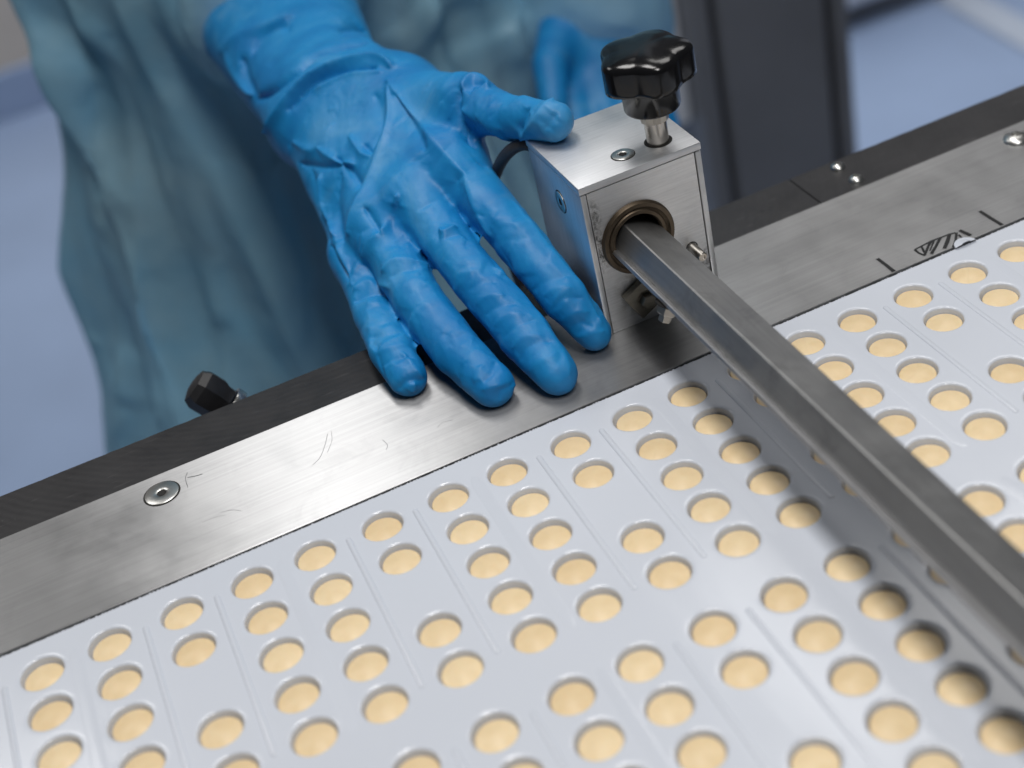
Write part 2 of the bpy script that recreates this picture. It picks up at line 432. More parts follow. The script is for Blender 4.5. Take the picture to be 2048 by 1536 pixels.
# countersunk screw in the strip
def countersunk(parent, c, axis, r, hexr, name='countersunk_screw'):
    bm = bmesh.new()
    lathe(bm, c, axis, [(r, 0.0), (r, 0.00030), (r * 0.95, 0.00042), (r * 0.50, 0.00043), (hexr * 1.35, 0.00040), (hexr * 1.15, 0.00025)], 40)
    o = build(name, bm, M['screw'], parent, angle=35)
    bm = bmesh.new(); lathe(bm, c, axis, [(r * 1.10, 0.00003), (r * 0.9, 0.00003)], 40); build('seat_gap', bm, M['hole'], o)
    bm = bmesh.new(); lathe(bm, c, axis, [(hexr * 1.16, 0.00027), (hexr * 0.9, 0.00008), (0, 0.00006)], 6); build('socket', bm, M['hole'], o)
    return o
countersunk(strip, (0.0527, 0.0643, 0.00065), (0, 0, 1), 0.0062, 0.0016)
dome_screw(strip, 0.4226, 0.0655, 0.0006, 0.0055, 0.0028)
# ink marks on the strip
def stroke(parent, pts, w, name='ink_mark', z=0.00068):
    bm = bmesh.new(); L = []; Rr = []
    for i, p in enumerate(pts):
        a = Vector(pts[max(0, i - 1)]); b_ = Vector(pts[min(len(pts) - 1, i + 1)]); t = (b_ - a).normalized(); n = Vector((-t.y, t.x))
        ww = w * (0.85 + 0.3 * random.random()) / 2
        L.append(bm.verts.new((p[0] + n.x * ww, p[1] + n.y * ww, z))); Rr.append(bm.verts.new((p[0] - n.x * ww, p[1] - n.y * ww, z)))
    for i in range(len(pts) - 1): bm.faces.new((L[i], L[i + 1], Rr[i + 1], Rr[i]))
    return build(name, bm, M['ink'], parent)
for k, (pts, w) in enumerate([([(0.32965, 0.02792), (0.32974, 0.02245), (0.32954, 0.01664)], 0.0016), ([(0.37838, 0.03038), (0.37841, 0.02348), (0.37865, 0.0168)], 0.0016), ([(0.34378, 0.02394), (0.35202, 0.02483), (0.36002, 0.02432), (0.36238, 0.02371)], 0.0009), ([(0.34378, 0.02394), (0.3437, 0.02086), (0.34453, 0.01812)], 0.001), ([(0.35202, 0.02483), (0.34901, 0.02253), (0.34431, 0.0183)], 0.0012), ([(0.34706, 0.02419), (0.34551, 0.02001)], 0.0008), ([(0.35605, 0.02462), (0.35117, 0.0207), (0.34685, 0.01752)], 0.0012), ([(0.36002, 0.02432), (0.35625, 0.02054), (0.35262, 0.01741)], 0.0015), ([(0.36259, 0.02352), (0.35924, 0.01938), (0.35581, 0.01609)], 0.0012), ([(0.3532, 0.02453), (0.34762, 0.01959)], 0.0007), ([(0.36441, 0.02409), (0.36496, 0.02149), (0.36553, 0.01847)], 0.0014), ([(0.36229, 0.02167), (0.36189, 0.01921)], 0.0008)]): stroke(strip, pts, w, z=0.00068 + 0.00001 * k)

# old scratches and scuffs on the strip
M['scuff'] = plain('scuffed_steel', (0.26, 0.26, 0.26), 0.45, 1.0, 0.5, 300, 0.3)
for k, (pts, w) in enumerate([([(0.11453, 0.05927), (0.11187, 0.0536), (0.10822, 0.04778), (0.10466, 0.04537)], 0.00016), ([(0.11617, 0.06016), (0.11493, 0.05478), (0.1114, 0.04882)], 0.00012), ([(0.13077, 0.04303), (0.1314, 0.03914), (0.13003, 0.03677)], 0.00015), ([(0.15014, 0.03724), (0.15268, 0.03882), (0.15626, 0.03789)], 0.00012), ([(0.06357, 0.07035), (0.0621, 0.06707), (0.06187, 0.06164)], 0.00022), ([(0.06294, 0.06746), (0.0659, 0.06631), (0.06827, 0.06592)], 0.0004), ([(0.06895, 0.04063), (0.07318, 0.03917), (0.0757, 0.03675)], 0.00012), ([(0.06226, 0.03922), (0.06677, 0.03909), (0.0702, 0.03819)], 0.0001)]):
    stroke(strip, [(p.x, p.y) for p in spline([(a, b_, 0) for a, b_ in pts], 5)], w, 'scratch', 0.00064 + 0.000002 * k).data.materials[0] = M['scuff']

# ------------------------------------------------------------------ blister film with pockets
PA, PB, PC, PR, PG = 0.0220, 0.024104, 0.024017, 0.018592, 0.009156
PER = PA + PB + PC
def colx(c):
    k, m = divmod(c, 3); return k * PER + (0, PA, PA + PB)[m]
def rowy(r):
    k, m = divmod(r - 1, 5); return -((r - 1) * PR + k * PG)
HR = 0.00695
C0, C1, R0, R1 = -3, 20, 1, 15
FX0, FX1 = colx(C0) - 0.012, colx(C1) + 0.012
FY0 = 0.0152
def missing(c, r): return c % 3 == 2 and (r - 1) % 5 == 2
bm = bmesh.new(); NS = 32
prof = [(0.0019, 0.0), (0.00125, 0.0), (0.0007, -0.00006), (0.00032, -0.00022), (0.0001, -0.00050), (0.0, -0.0009), (-0.00035, -0.0046), (-0.0007, -0.0051)]
for c in range(C0, C1 + 1):
    x0 = FX0 if c == C0 else (colx(c - 1) + colx(c)) / 2
    x1 = FX1 if c == C1 else (colx(c) + colx(c + 1)) / 2
    for r in range(R0, R1 + 1):
        y1 = FY0 if r == 1 else (rowy(r - 1) + rowy(r)) / 2
        y0 = rowy(R1) - 0.012 if r == R1 else (rowy(r + 1) + rowy(r)) / 2
        if missing(c, r):
            bm.faces.new([bm.verts.new(p + (0.0,)) for p in ((x0, y0), (x1, y0), (x1, y1), (x0, y1))]); continue
        cx_, cy_ = colx(c), rowy(r)
        corner = sorted([math.atan2(yy - cy_, xx - cx_) % (2 * math.pi) for xx in (x0, x1) for yy in (y0, y1)])
        ang = [2 * math.pi * i / NS for i in range(NS)]
        for a in corner:
            k = min(range(NS), key=lambda i: abs((ang[i] - a + math.pi) % (2 * math.pi) - math.pi)); ang[k] = a
        outer = []
        for a in ang:
            dx, dy = math.cos(a), math.sin(a); t = 1e9
            if dx > 1e-9: t = min(t, (x1 - cx_) / dx)
            if dx < -1e-9: t = min(t, (x0 - cx_) / dx)
            if dy > 1e-9: t = min(t, (y1 - cy_) / dy)
            if dy < -1e-9: t = min(t, (y0 - cy_) / dy)
            outer.append(bm.verts.new((cx_ + dx * t, cy_ + dy * t, 0)))
        prev = outer
        for dr, dz in prof:
            ring = [bm.verts.new((cx_ + (HR + dr) * math.cos(a), cy_ + (HR + dr) * math.sin(a), dz)) for a in ang]
            for i in range(NS): bm.faces.new((prev[i], prev[(i + 1) % NS], ring[(i + 1) % NS], ring[i]))
            prev = ring
        bm.faces.new(prev)
# turned down front edge
bm.faces.new([bm.verts.new(p) for p in ((FX0, FY0, 0), (FX1, FY0, 0), (FX1, FY0 + 0.0002, -0.0012), (FX0, FY0 + 0.0002, -0.0012))])
me = bpy.data.meshes.new('blister_film'); bmesh.ops.remove_doubles(bm, verts=bm.verts, dist=1e-6)
bmesh.ops.recalc_face_normals(bm, faces=bm.faces); bm.to_mesh(me); bm.free()
film = link('blister_film', me, M['foil'], None, angle=60)
tag(film, 'white plastic blister film web with round pockets holding tablets', 'blister film')
# score ridges between the cards
def ridge_mesh(name, L, w, h, tap=1.0):
    bm = bmesh.new(); rows = []; rr = w * tap
    ends = [rr * (1 - math.cos(math.pi / 2 * k / 6)) for k in range(7)]
    ys = [-L / 2 + s for s in ends] + [-L / 4, 0, L / 4] + [L / 2 - s for s in ends[::-1]]
    for y in ys:
        s = min(1.0, (L / 2 - abs(y)) / rr); e = max(0.04, math.sqrt(max(0.0, 1 - (1 - s) ** 2)))
        rows.append([bm.verts.new((w * e * math.cos(a), y, h * e * math.sin(a) - 0.00002)) for a in [math.pi * k / 6 for k in range(7)]])
    for A, B in zip(rows[:-1], rows[1:]):
        for k in range(6): bm.faces.new((A[k], A[k + 1], B[k + 1], B[k]))
    bm.faces.new(rows[0][::-1]); bm.faces.new(rows[-1])
    me = bpy.data.meshes.new(name); bmesh.ops.recalc_face_normals(bm, faces=bm.faces); bm.to_mesh(me); bm.free()
    me.materials.append(M['foil']); me.polygons.foreach_set('use_smooth', [True] * len(me.polygons)); return me
RL = 4 * PR + 0.002
strong = ridge_mesh('score_ridge', RL, 0.00105, 0.00045)
faint = ridge_mesh('fold_ridge', RL + 0.008, 0.0024, 0.00010, 3.0)
for c in range(C0, C1):
    for g in range(3):
        yc = (rowy(5 * g + 1) + rowy(5 * g + 5)) / 2
        xm = (colx(c) + colx(c + 1)) / 2
        me_ = faint if c % 3 == 0 else strong
        o = bpy.data.objects.new(me_.name, me_); COL.objects.link(o); o.parent = film; o.location = (xm, yc, 0.0)
# perforated edge teeth along the strip, and register tabs
bm = bmesh.new(); x = FX0; rt = random.Random(3)
while x < FX1:
    w = rt.uniform(0.0004, 0.0007)
    if rt.random() < 0.75: box(bm, x, x + w, FY0 + 0.0002, FY0 + 0.0003 + rt.uniform(0.0, 0.0004), -0.0009, -0.00012)
    x += w + rt.uniform(0.0004, 0.0009)
tag(build('perforated_edge', bm, M['foil'], film), kind='stuff')
def tab(x, y, r, z):
    bm = bmesh.new(); top = [(r * math.cos(math.pi * k / 14), r * math.sin(math.pi * k / 14)) for k in range(15)]
    rings = []
    for s, dz in ((1.0, -0.0004), (0.97, 0.0), (0.80, 0.0002), (0.45, 0.0003), (0.3, 0.0008), (0.1, 0.0009)):
        rings.append([bm.verts.new((x + px_ * s, y + py_ * s, z + dz)) for px_, py_ in top])
    for A, B in zip(rings[:-1], rings[1:]):
        for k in range(14): bm.faces.new((A[k], A[k + 1], B[k + 1], B[k]))
    bm.faces.new(rings[-1]); build('register_tab', bm, M['foil'], film, angle=50)
tab(0.3605, 0.0146, 0.0046, 0.0010)

# ------------------------------------------------------------------ tablets
def tablet_mesh(name, scored):
    bm = bmesh.new(); TR = 0.0064
    prof = [(TR * 0.985, -0.0049), (TR, -0.0045), (TR, -0.0023), (TR * 0.99, -0.00215)]
    for d in (4, 10, 18, 30, 45, 62, 80):
        r = TR * math.cos(math.radians(d)) ** 0.9 if d > 8 else TR * 0.95
        prof.append((r, -0.0021 + 0.00125 * (1 - (r / TR) ** 2)))
    prof.append((0, -0.0021 + 0.00125))
    lathe(bm, (0, 0, 0), (0, 0, 1), prof, 36)
    if scored:
        for v in bm.verts:
            if v.co.z > -0.0021 and abs(v.co.y) < 0.00045: v.co.z -= 0.00012
    bmesh.ops.recalc_face_normals(bm, faces=bm.faces)
    me = bpy.data.meshes.new(name); bm.to_mesh(me); bm.free(); me.materials.append(M['tablet'])
    me.polygons.foreach_set('use_smooth', [True] * len(me.polygons)); me.set_sharp_from_angle(angle=math.radians(50)); return me
T0 = tablet_mesh('tablet', False)
def tablet_scored():
    bm = bmesh.new(); bm.from_mesh(T0)
    # a thin raised score line across the dome
    n = 16; A = []; B = []; Tp = []
    for i in range(n + 1):
        x = -0.0058 + 0.0116 * i / n; z = -0.0021 + 0.00125 * (1 - (x / 0.0064) ** 2)
        A.append(bm.verts.new((x, -0.00022, z - 0.00001))); Tp.append(bm.verts.new((x, 0, z + 0.00007))); B.append(bm.verts.new((x, 0.00022, z - 0.00001)))
    for i in range(n):
        bm.faces.new((A[i], A[i + 1], Tp[i + 1], Tp[i])); bm.faces.new((Tp[i], Tp[i + 1], B[i + 1], B[i]))
    bmesh.ops.recalc_face_normals(bm, faces=bm.faces)
    me = bpy.data.meshes.new('tablet'); bm.to_mesh(me); bm.free(); me.materials.append(M['tablet'])
    me.polygons.foreach_set('use_smooth', [True] * len(me.polygons)); me.set_sharp_from_angle(angle=math.radians(50)); return me
T1 = tablet_scored()
ORD = ['', 'first', 'second', 'third', 'fourth', 'fifth', 'sixth', 'seventh', 'eighth', 'ninth', 'tenth', 'eleventh', 'twelfth', 'thirteenth', 'fourteenth', 'fifteenth']
SEEN = [(-1, 1), (-1, 2), (-1, 4), (0, 1), (0, 2), (0, 3), (0, 4), (0, 5), (1, 1), (1, 2), (1, 3), (1, 4), (1, 5), (2, 1), (2, 2), (2, 4), (2, 5), (2, 6), (3, 1), (3, 2), (3, 3), (3, 4), (3, 5), (3, 6), (3, 7), (4, 1), (4, 2), (4, 3), (4, 4), (4, 5), (4, 6), (4, 7), (5, 1), (5, 2), (5, 4), (5, 5), (5, 6), (5, 7), (6, 1), (6, 2), (6, 3), (6, 4), (6, 5), (6, 6), (6, 7), (6, 8), (6, 9), (7, 1), (7, 2), (7, 3), (7, 4), (7, 5), (7, 6), (7, 7), (7, 8), (7, 9), (7, 10), (8, 1), (8, 2), (8, 4), (8, 5), (8, 6), (8, 7), (8, 9), (8, 10), (9, 1), (9, 2), (9, 3), (9, 4), (9, 5), (9, 6), (9, 7), (9, 8), (9, 9), (9, 10), (9, 11), (10, 1), (10, 2), (10, 3), (10, 4), (10, 5), (10, 6), (10, 7), (10, 8), (10, 9), (10, 10), (10, 11), (11, 1), (11, 2), (11, 4), (11, 5), (11, 6), (11, 7), (11, 9), (11, 10), (12, 1), (12, 2), (12, 3), (12, 4), (12, 5), (12, 6), (12, 7), (12, 8), (12, 9), (13, 1), (13, 2), (13, 3), (13, 4), (13, 5), (13, 6), (13, 7), (13, 8), (14, 1), (14, 2), (14, 4), (14, 5), (14, 6), (14, 7), (15, 1), (15, 2), (15, 3), (15, 4), (15, 5), (16, 1), (16, 2), (16, 3), (16, 4), (17, 1), (17, 2), (18, 1)]      # pockets (column, row) that the photograph shows
SCORED = {(7, 1), (7, 2), (10, 1), (10, 2), (13, 1), (13, 3), (12, 1), (12, 2), (12, 3), (9, 2), (9, 3), (4, 2), (15, 1)}
for c, r in SEEN:
    me_ = T1 if (c, r) in SCORED else T0
    o = bpy.data.objects.new('tablet', me_); COL.objects.link(o)
    o.location = (colx(c) + random.uniform(-2, 2) * 1e-4, rowy(r) - 0.0002 + random.uniform(-2, 2) * 1e-4, random.uniform(-1.5, 1.5) * 1e-4)
    o.rotation_euler = (random.uniform(-0.02, 0.02), random.uniform(-0.02, 0.02), random.uniform(0, 6.28))
    pos = r - (1 if (c % 3 == 2 and (r - 1) % 5 > 2) else 0) - (1 if (c % 3 == 2 and r > 5) else 0)
    if c < 11: where = '%s pocket column left of the bar' % ORD[11 - c]
    elif c == 11: where = 'pocket column half hidden under the bar'
    else: where = '%s pocket column right of the bar' % ORD[c - 11]
    tag(o, 'cream tablet %s from the steel strip in %s' % (ORD[pos], where), 'tablet', 'cream tablets in the film pockets')

# ------------------------------------------------------------------ aluminium box with clamp knob
bx = empty('clamp_box', (0.248, 0.072, 0.0007)); tag(bx, 'square aluminium clamp box standing on the steel strip, holding bar and knob', 'clamp box')
X0, X1, Y0, Y1, ZB, ZT = 0.2240, 0.2722, 0.0480, 0.0960, 0.0008, 0.0620
bm = bmesh.new(); box(bm, X0, X0 + 0.0022, Y0, Y1, ZB, ZT - 0.0005, 0.00025); build('side_plate', bm, M['alu'], bx, angle=30)
bm = bmesh.new(); box(bm, X1 - 0.0022, X1, Y0, Y1, ZB, ZT - 0.0005, 0.00025); build('side_plate', bm, M['alu'], bx, angle=30)
bm = bmesh.new(); box(bm, X0 - 0.0003, X1 + 0.0003, Y0 - 0.0003, Y1 + 0.0003, ZT, ZT + 0.0030, 0.00035); build('top_plate', bm, M['alu_top'], bx, angle=30)
# front block with a round bore
BX, BZ, BRAD = 0.2430, 0.0370, 0.0144
bm = bmesh.new(); n = 48; xa, xb, za, zb = X0 + 0.0026, X1 - 0.0026, ZB, ZT - 0.0006
ring0 = []; ring1 = []; rect = []
angs = [2 * math.pi * i / n for i in range(n)]
for a in [math.atan2(zz - BZ, xx - BX) % (2 * math.pi) for xx in (xa, xb) for zz in (za, zb)]:
    k = min(range(n), key=lambda i: abs((angs[i] - a + math.pi) % (2 * math.pi) - math.pi)); angs[k] = a
for a in angs:
    dx, dz = math.cos(a), math.sin(a); t = min([(xb - BX) / dx if dx > 1e-9 else 1e9, (xa - BX) / dx if dx < -1e-9 else 1e9, (zb - BZ) / dz if dz > 1e-9 else 1e9, (za - BZ) / dz if dz < -1e-9 else 1e9])
    rect.append(bm.verts.new((BX + dx * t, Y0 + 0.0004, BZ + dz * t)))
    ring0.append(bm.verts.new((BX + dx * (BRAD - 0.001), Y0 + 0.0004, BZ + dz * (BRAD - 0.001)))); ring1.append(bm.verts.new((BX + dx * (BRAD - 0.001), Y0 + 0.02, BZ + dz * (BRAD - 0.001))))
back = [bm.verts.new((v.co.x, Y1 - 0.0006, v.co.z)) for v in rect]
for i in range(n):
    j = (i + 1) % n
    bm.faces.new((rect[i], rect[j], ring0[j], ring0[i])); bm.faces.new((ring0[i], ring0[j], ring1[j], ring1[i])); bm.faces.new((rect[j], rect[i], back[i], back[j]))
bm.faces.new(ring1); bm.faces.new(back)
build('core_block', bm, M['alu_front'], bx, angle=30)
bm = bmesh.new(); box(bm, X0 + 0.001, X1 - 0.001, Y0 + 0.0015, Y1 - 0.0015, ZT - 0.003, ZT + 0.0002); build('seam_gap_shade', bm, M['hole'], bx)  # near-black filler painting the shade of the gap under the top plate
# bearing ring
bm = bmesh.new()
lathe(bm, (BX, Y0 + 0.0004, BZ), (0, -1, 0), [(BRAD + 0.0002, -0.0002), (BRAD, 0.0011), (BRAD - 0.0004, 0.0016), (BRAD - 0.0018, 0.0017), (BRAD - 0.0022, 0.0012), (BRAD - 0.0030, 0.0009), (BRAD - 0.0034, 0.0013), (BRAD - 0.0046, 0.0014), (BRAD - 0.0050, 0.0008), (BRAD - 0.0052, -0.018), (0, -0.018)], 64)
build('bearing_ring', bm, M['bronze'], bx, angle=40)
countersunk(bx, (0.2468, 0.0588, ZT + 0.00302), (0, 0, 1), 0.0041, 0.0013)
countersunk(bx, (X0 - 0.00002, 0.0700, 0.0496), (-1, 0, 0), 0.0042, 0.0013)
# pin
bm = bmesh.new(); lathe(bm, (0.2634, Y0 + 0.001, 0.0236), (0, -1, 0), [(0.0019, -0.001), (0.0019, 0.0088), (0.0016, 0.0092), (0.0010, 0.0092), (0.0008, 0.0089), (0, 0.0089)], 24); build('stop_pin', bm, M['shaft'], bx, angle=40)
bm = bmesh.new(); lathe(bm, (0.2634, Y0 + 0.0004, 0.0236), (0, -1, 0), [(0.0025, 0.00003), (0.0020, 0.00004)], 24); build('pin_bore', bm, M['hole'], bx)
# clamp bracket under the ring
bm = bmesh.new(); box(bm, -0.0075, 0.0075, -0.0035, 0.0, -0.0065, 0.0065, 0.0006)
bmesh.ops.rotate(bm, verts=bm.verts, cent=(0, 0, 0), matrix=Matrix.Rotation(math.radians(-28), 3, 'Y'))
bmesh.ops.translate(bm, verts=bm.verts, vec=(0.2415, Y0 + 0.0002, 0.0135))
br = build('bracket', bm, M['clamp'], bx, angle=30)
bm = bmesh.new(); lathe(bm, (0.2405, Y0 - 0.0033, 0.0125), (0, -1, 0), [(0.0036, 0), (0.0036, 0.0004)], 24); lathe(bm, (0.2405, Y0 - 0.0036, 0.0125), (0, -1, 0), [(0.0031, 0), (0.0031, 0.0022), (0.0027, 0.0027), (0, 0.0027)], 6)
build('hex_bolt', bm, M['clamp'], br, angle=25)
# knob
KX, KY = 0.2612, 0.0590
bm = bmesh.new(); lathe(bm, (KX, KY, ZT + 0.00304), (0, 0, 1), [(0.0052, 0.0), (0.0041, 0.00002)], 40); build('shaft_bore', bm, M['hole'], bx)
bm = bmesh.new(); lathe(bm, (KX, KY, 0), (0, 0, 1), [(0.0041, 0.05), (0.0041, 0.0738), (0, 0.0738)], 40); build('shaft', bm, M['shaft'], bx, angle=40)
bm = bmesh.new(); lathe(bm, (KX, KY, 0), (0, 0, 1), [(0.0040, 0.0736), (0.0052, 0.0740), (0.0052, 0.0785), (0, 0.0785)], 12); build('shaft_nut', bm, M['bolt'], bx, angle=25)
def star(a, r, h):
    lob = 0.5 + 0.5 * math.cos(5 * (a - STAR0)); lob = lob ** 0.75
    if h < 0.0880: return r
    k = min(1.0, (h - 0.0880) / 0.0018)
    k = k * k * (3 - 2 * k)
    valley = r * 0.85
    return 0.0106 * (1 - k) + k * (valley + (r - valley) * lob)
STAR0 = math.radians(48)
bm = bmesh.new()
lathe(bm, (KX, KY, 0), (0, 0, 1), [(0, 0.0786), (0.0092, 0.0786), (0.0100, 0.0790), (0.0103, 0.0797), (0.0104, 0.0879), (0.0172, 0.0885), (0.0172, 0.0890), (0.0172, 0.0898), (0.0172, 0.0915), (0.0172, 0.0985), (0.0170, 0.0995), (0.0164, 0.1003), (0.0154, 0.1009), (0.0130, 0.1016), (0.0090, 0.1022), (0.0045, 0.1024), (0, 0.1025)], 120, radial=star)
build('star_knob', bm, M['knob'], bx, smooth=True)

# ------------------------------------------------------------------ square bar
bar = empty('cross_bar', (0.245, -0.15, 0.038)); tag(bar, 'grey steel square cross bar reaching from the clamp box over the film', 'bar')
tx, tz = 0.904, -0.427; nx, nz = -0.427, -0.904
rx, rz = 0.2383, 0.0444
def bp(a, b): return (rx + tx * a + nx * b, rz + tz * a + nz * b)
W, Hh, ch = 0.0162, 0.0098, 0.0004
bm = bmesh.new(); prism_y(bm, [bp(ch, 0), bp(W - ch, 0), bp(W, ch), bp(W, Hh), bp(0, Hh), bp(0, ch)], -0.55, Y0 + 0.012); build('bar_body', bm, M['bar'], bar)
bm = bmesh.new(); prism_y(bm, [bp(-0.0019, Hh + 0.0004), bp(-0.0017, Hh + 0.0001), bp(W, Hh + 0.0001), bp(W, Hh + 0.0018), bp(-0.0017, Hh + 0.0018), bp(-0.0019, Hh + 0.0015)], -0.55, Y0 + 0.004); build('bottom_flange', bm, M['flange'], bar)
bo = bp(0.0015, Hh + 0.0019)
bm = bmesh.new(); lathe(bm, (bo[0], 0.0085, bo[1]), (nx, 0, nz), [(0.0050, 0), (0.0050, 0.0005), (0, 0.0005)], 28); ws = build('washer', bm, M['hole'], bar)
bm = bmesh.new(); lathe(bm, (bo[0], 0.0085, bo[1]), (nx, 0, nz), [(0.0037, 0.0005), (0.0037, 0.0036), (0.0032, 0.0041), (0.0024, 0.0041), (0.0024, 0.0065), (0.0021, 0.0069), (0, 0.0069)], 6, up=(0.3, 1, 0)); build('hex_bolt', bm, M['bolt'], bar, angle=25)

# ------------------------------------------------------------------ cable and lower clamp knob
bm = bmesh.new(); tube(bm, spline([(0.2300, 0.0975, 0.055), (0.2262, 0.1000, 0.0598), (0.2224, 0.1040, 0.0590), (0.2187, 0.110, 0.0537), (0.2160, 0.118, 0.0440), (0.2147, 0.124, 0.0340), (0.2150, 0.128, 0.015), (0.2200, 0.130, -0.03), (0.23, 0.132, -0.10)]), 0.0024, 14)
tag(build('cable', bm, M['cable'], smooth=True), 'dark grey rubber cable looping down behind the aluminium box', 'cable')
lk = empty('lower_clamp_knob', (0.082, 0.112, -0.01)); tag(lk, 'black clamp knob with metal ring poking out below the black rail', 'knob')
bm = bmesh.new()
ax = Vector((-0.58, 0.32, 0.75)).normalized()
lathe(bm, (0.0865, 0.1200, -0.0115), ax, [(0.0, 0.0), (0.0066, 0.0), (0.0072, 0.0006), (0.0074, 0.003), (0.0086, 0.0055), (0.0086, 0.0120), (0.0070, 0.0150), (0.0038, 0.0160), (0, 0.0162)], 7)
build('knob_body', bm, M['soft_black'], lk, angle=25)
bm = bmesh.new()
lathe(bm, (0.0865, 0.1200, -0.0115), ax, [(0.0072, -0.004), (0.0080, -0.0040), (0.0082, -0.0010), (0.0080, -0.0004), (0.0070, -0.0004)], 40)
build('metal_ring', bm, M['screw'], lk, angle=40)
bm = bmesh.new()
lathe(bm, (0.0865, 0.1200, -0.0115), ax, [(0.0055, -0.02), (0.0055, -0.002)], 24)
build('stem', bm, M['soft_black'], lk, smooth=True)

# blue bag on the floor far behind
bm = bmesh.new(); bmesh.ops.create_icosphere(bm, subdivisions=4, radius=1.0)
for v in bm.verts:
    d = v.co.normalized(); k = 1 + 0.10 * math.sin(7 * d.x + 3 * d.z) * math.sin(6 * d.y + 2) + 0.05 * math.sin(17 * d.x) * math.sin(15 * d.z + 1)
    v.co = Vector((0.98 + 0.10 * d.x * k, 1.52 + 0.09 * d.y * k, max(-0.899, -0.86 + 0.085 * d.z * k)))
tag(build('plastic_bag', bm, M['bluebag'], smooth=True), 'small bright blue plastic bundle lying on the floor behind the rail', 'bag')

# ------------------------------------------------------------------ the worker
hg = bmesh.new(); tube(hg, [(0.362, 0.400, -0.125), (0.350, 0.402, -0.098), (0.338, 0.404, -0.080)], [0.008, 0.0085, 0.007], 16)
tag(build('handle_grip', hg, M['soft_black'], smooth=True), 'black handle gripped by the blurred glove behind the box', 'handle')
# ---- signed distance modelling (millimetre-free, metres) ----
def seg_t(P, a, b):
    ab = b - a
    return np.clip(((P - a) @ ab) / max(ab @ ab, 1e-12), 0, 1)
def cone(P, a, b, ra, rb):
    a = np.asarray(a, float); b = np.asarray(b, float)
    t = seg_t(P, a, b)
    return np.linalg.norm(P - (a + t[:, None] * (b - a)), axis=1) - (ra + (rb - ra) * t)
def smin(a, b, k):
    h = np.clip(0.5 + 0.5 * (b - a) / k, 0, 1)
    return b + (a - b) * h - k * h * (1 - h)
def sdf_grad(F, P, e=2e-4):
    g = np.stack([F(P + d) - F(P - d) for d in np.eye(3) * e], 1)
    return g / np.maximum(np.linalg.norm(g, axis=1, keepdims=True), 1e-9)
def surface_net(F, lo, hi, h):
    """quad mesh of the zero level of F: (verts, quads)"""
    lo = np.asarray(lo, float); n = np.ceil((np.asarray(hi) - lo) / h).astype(int) + 1
    ax = [lo[i] + h * np.arange(n[i]) for i in range(3)]
    # coarse pass, then exact values only in blocks that the surface can cross
    B = 6; V = np.full(n, 1.0); nb = -(-n // B)
    g = np.stack(np.meshgrid(*[np.arange(k) for k in nb], indexing='ij'), -1).reshape(-1, 3)
    D = F(lo + h * (g * B + (B - 1) / 2)); off = np.stack(np.meshgrid(*[np.arange(B)] * 3, indexing='ij'), -1).reshape(-1, 3)
    near = np.abs(D) < B * h * 1.5
    for b0 in g[(~near) & (D < 0)]:
        V[b0[0]*B:b0[0]*B+B, b0[1]*B:b0[1]*B+B, b0[2]*B:b0[2]*B+B] = -1.0
    I = (g[near][:, None] * B + off[None]).reshape(-1, 3); I = I[(I < n).all(1)]
    for i in range(0, len(I), 200000):
        k = I[i:i+200000]; V[k[:, 0], k[:, 1], k[:, 2]] = F(lo + h * k)
    neg = V < 0
    c = np.zeros(n - 1, int)
    for dx in (0, 1):
        for dy in (0, 1):
            for dz in (0, 1):
                c += neg[dx:n[0]-1+dx, dy:n[1]-1+dy, dz:n[2]-1+dz]
    act = (c > 0) & (c < 8)
    idx = -np.ones(act.shape, int); cells = np.argwhere(act); idx[act] = np.arange(len(cells))
    acc = np.zeros((len(cells), 3)); cnt = np.zeros(len(cells))
    corners = [(a, b, d) for a in (0, 1) for b in (0, 1) for d in (0, 1)]
    for A in corners:
        for ax_ in range(3):
            if A[ax_] == 0:
                B = list(A); B[ax_] = 1
                va = V[cells[:, 0]+A[0], cells[:, 1]+A[1], cells[:, 2]+A[2]]
                vb = V[cells[:, 0]+B[0], cells[:, 1]+B[1], cells[:, 2]+B[2]]
                m = (va < 0) != (vb < 0)
                t = np.where(m, va / np.where(m, va - vb, 1), 0)
                p = np.array(A, float)[None] + t[:, None] * (np.array(B) - np.array(A))[None]
                acc[m] += p[m]; cnt[m] += 1
    verts = lo + h * (cells + acc / cnt[:, None])
    quads = []
    for a in range(3):
        b, d = (a + 1) % 3, (a + 2) % 3
        sl0 = [slice(None)] * 3; sl1 = [slice(None)] * 3
        sl0[a] = slice(0, n[a]-1); sl1[a] = slice(1, n[a])
        s0 = neg[tuple(sl0)]; s1 = neg[tuple(sl1)]
        E = np.argwhere(s0 != s1)
        E = E[(E[:, b] > 0) & (E[:, d] > 0) & (E[:, b] < n[b]-1) & (E[:, d] < n[d]-1)]
        ob = np.zeros(3, int); od = np.zeros(3, int); ob[b] = 1; od[d] = 1
        g = lambda Q: idx[Q[:, 0], Q[:, 1], Q[:, 2]]
        q = np.stack([g(E - ob - od), g(E - od), g(E), g(E - ob)], 1)
        flip = ~s0[E[:, 0], E[:, 1], E[:, 2]]
        q[flip] = q[flip][:, ::-1]
        quads.append(q)
    return verts, np.concatenate(quads)
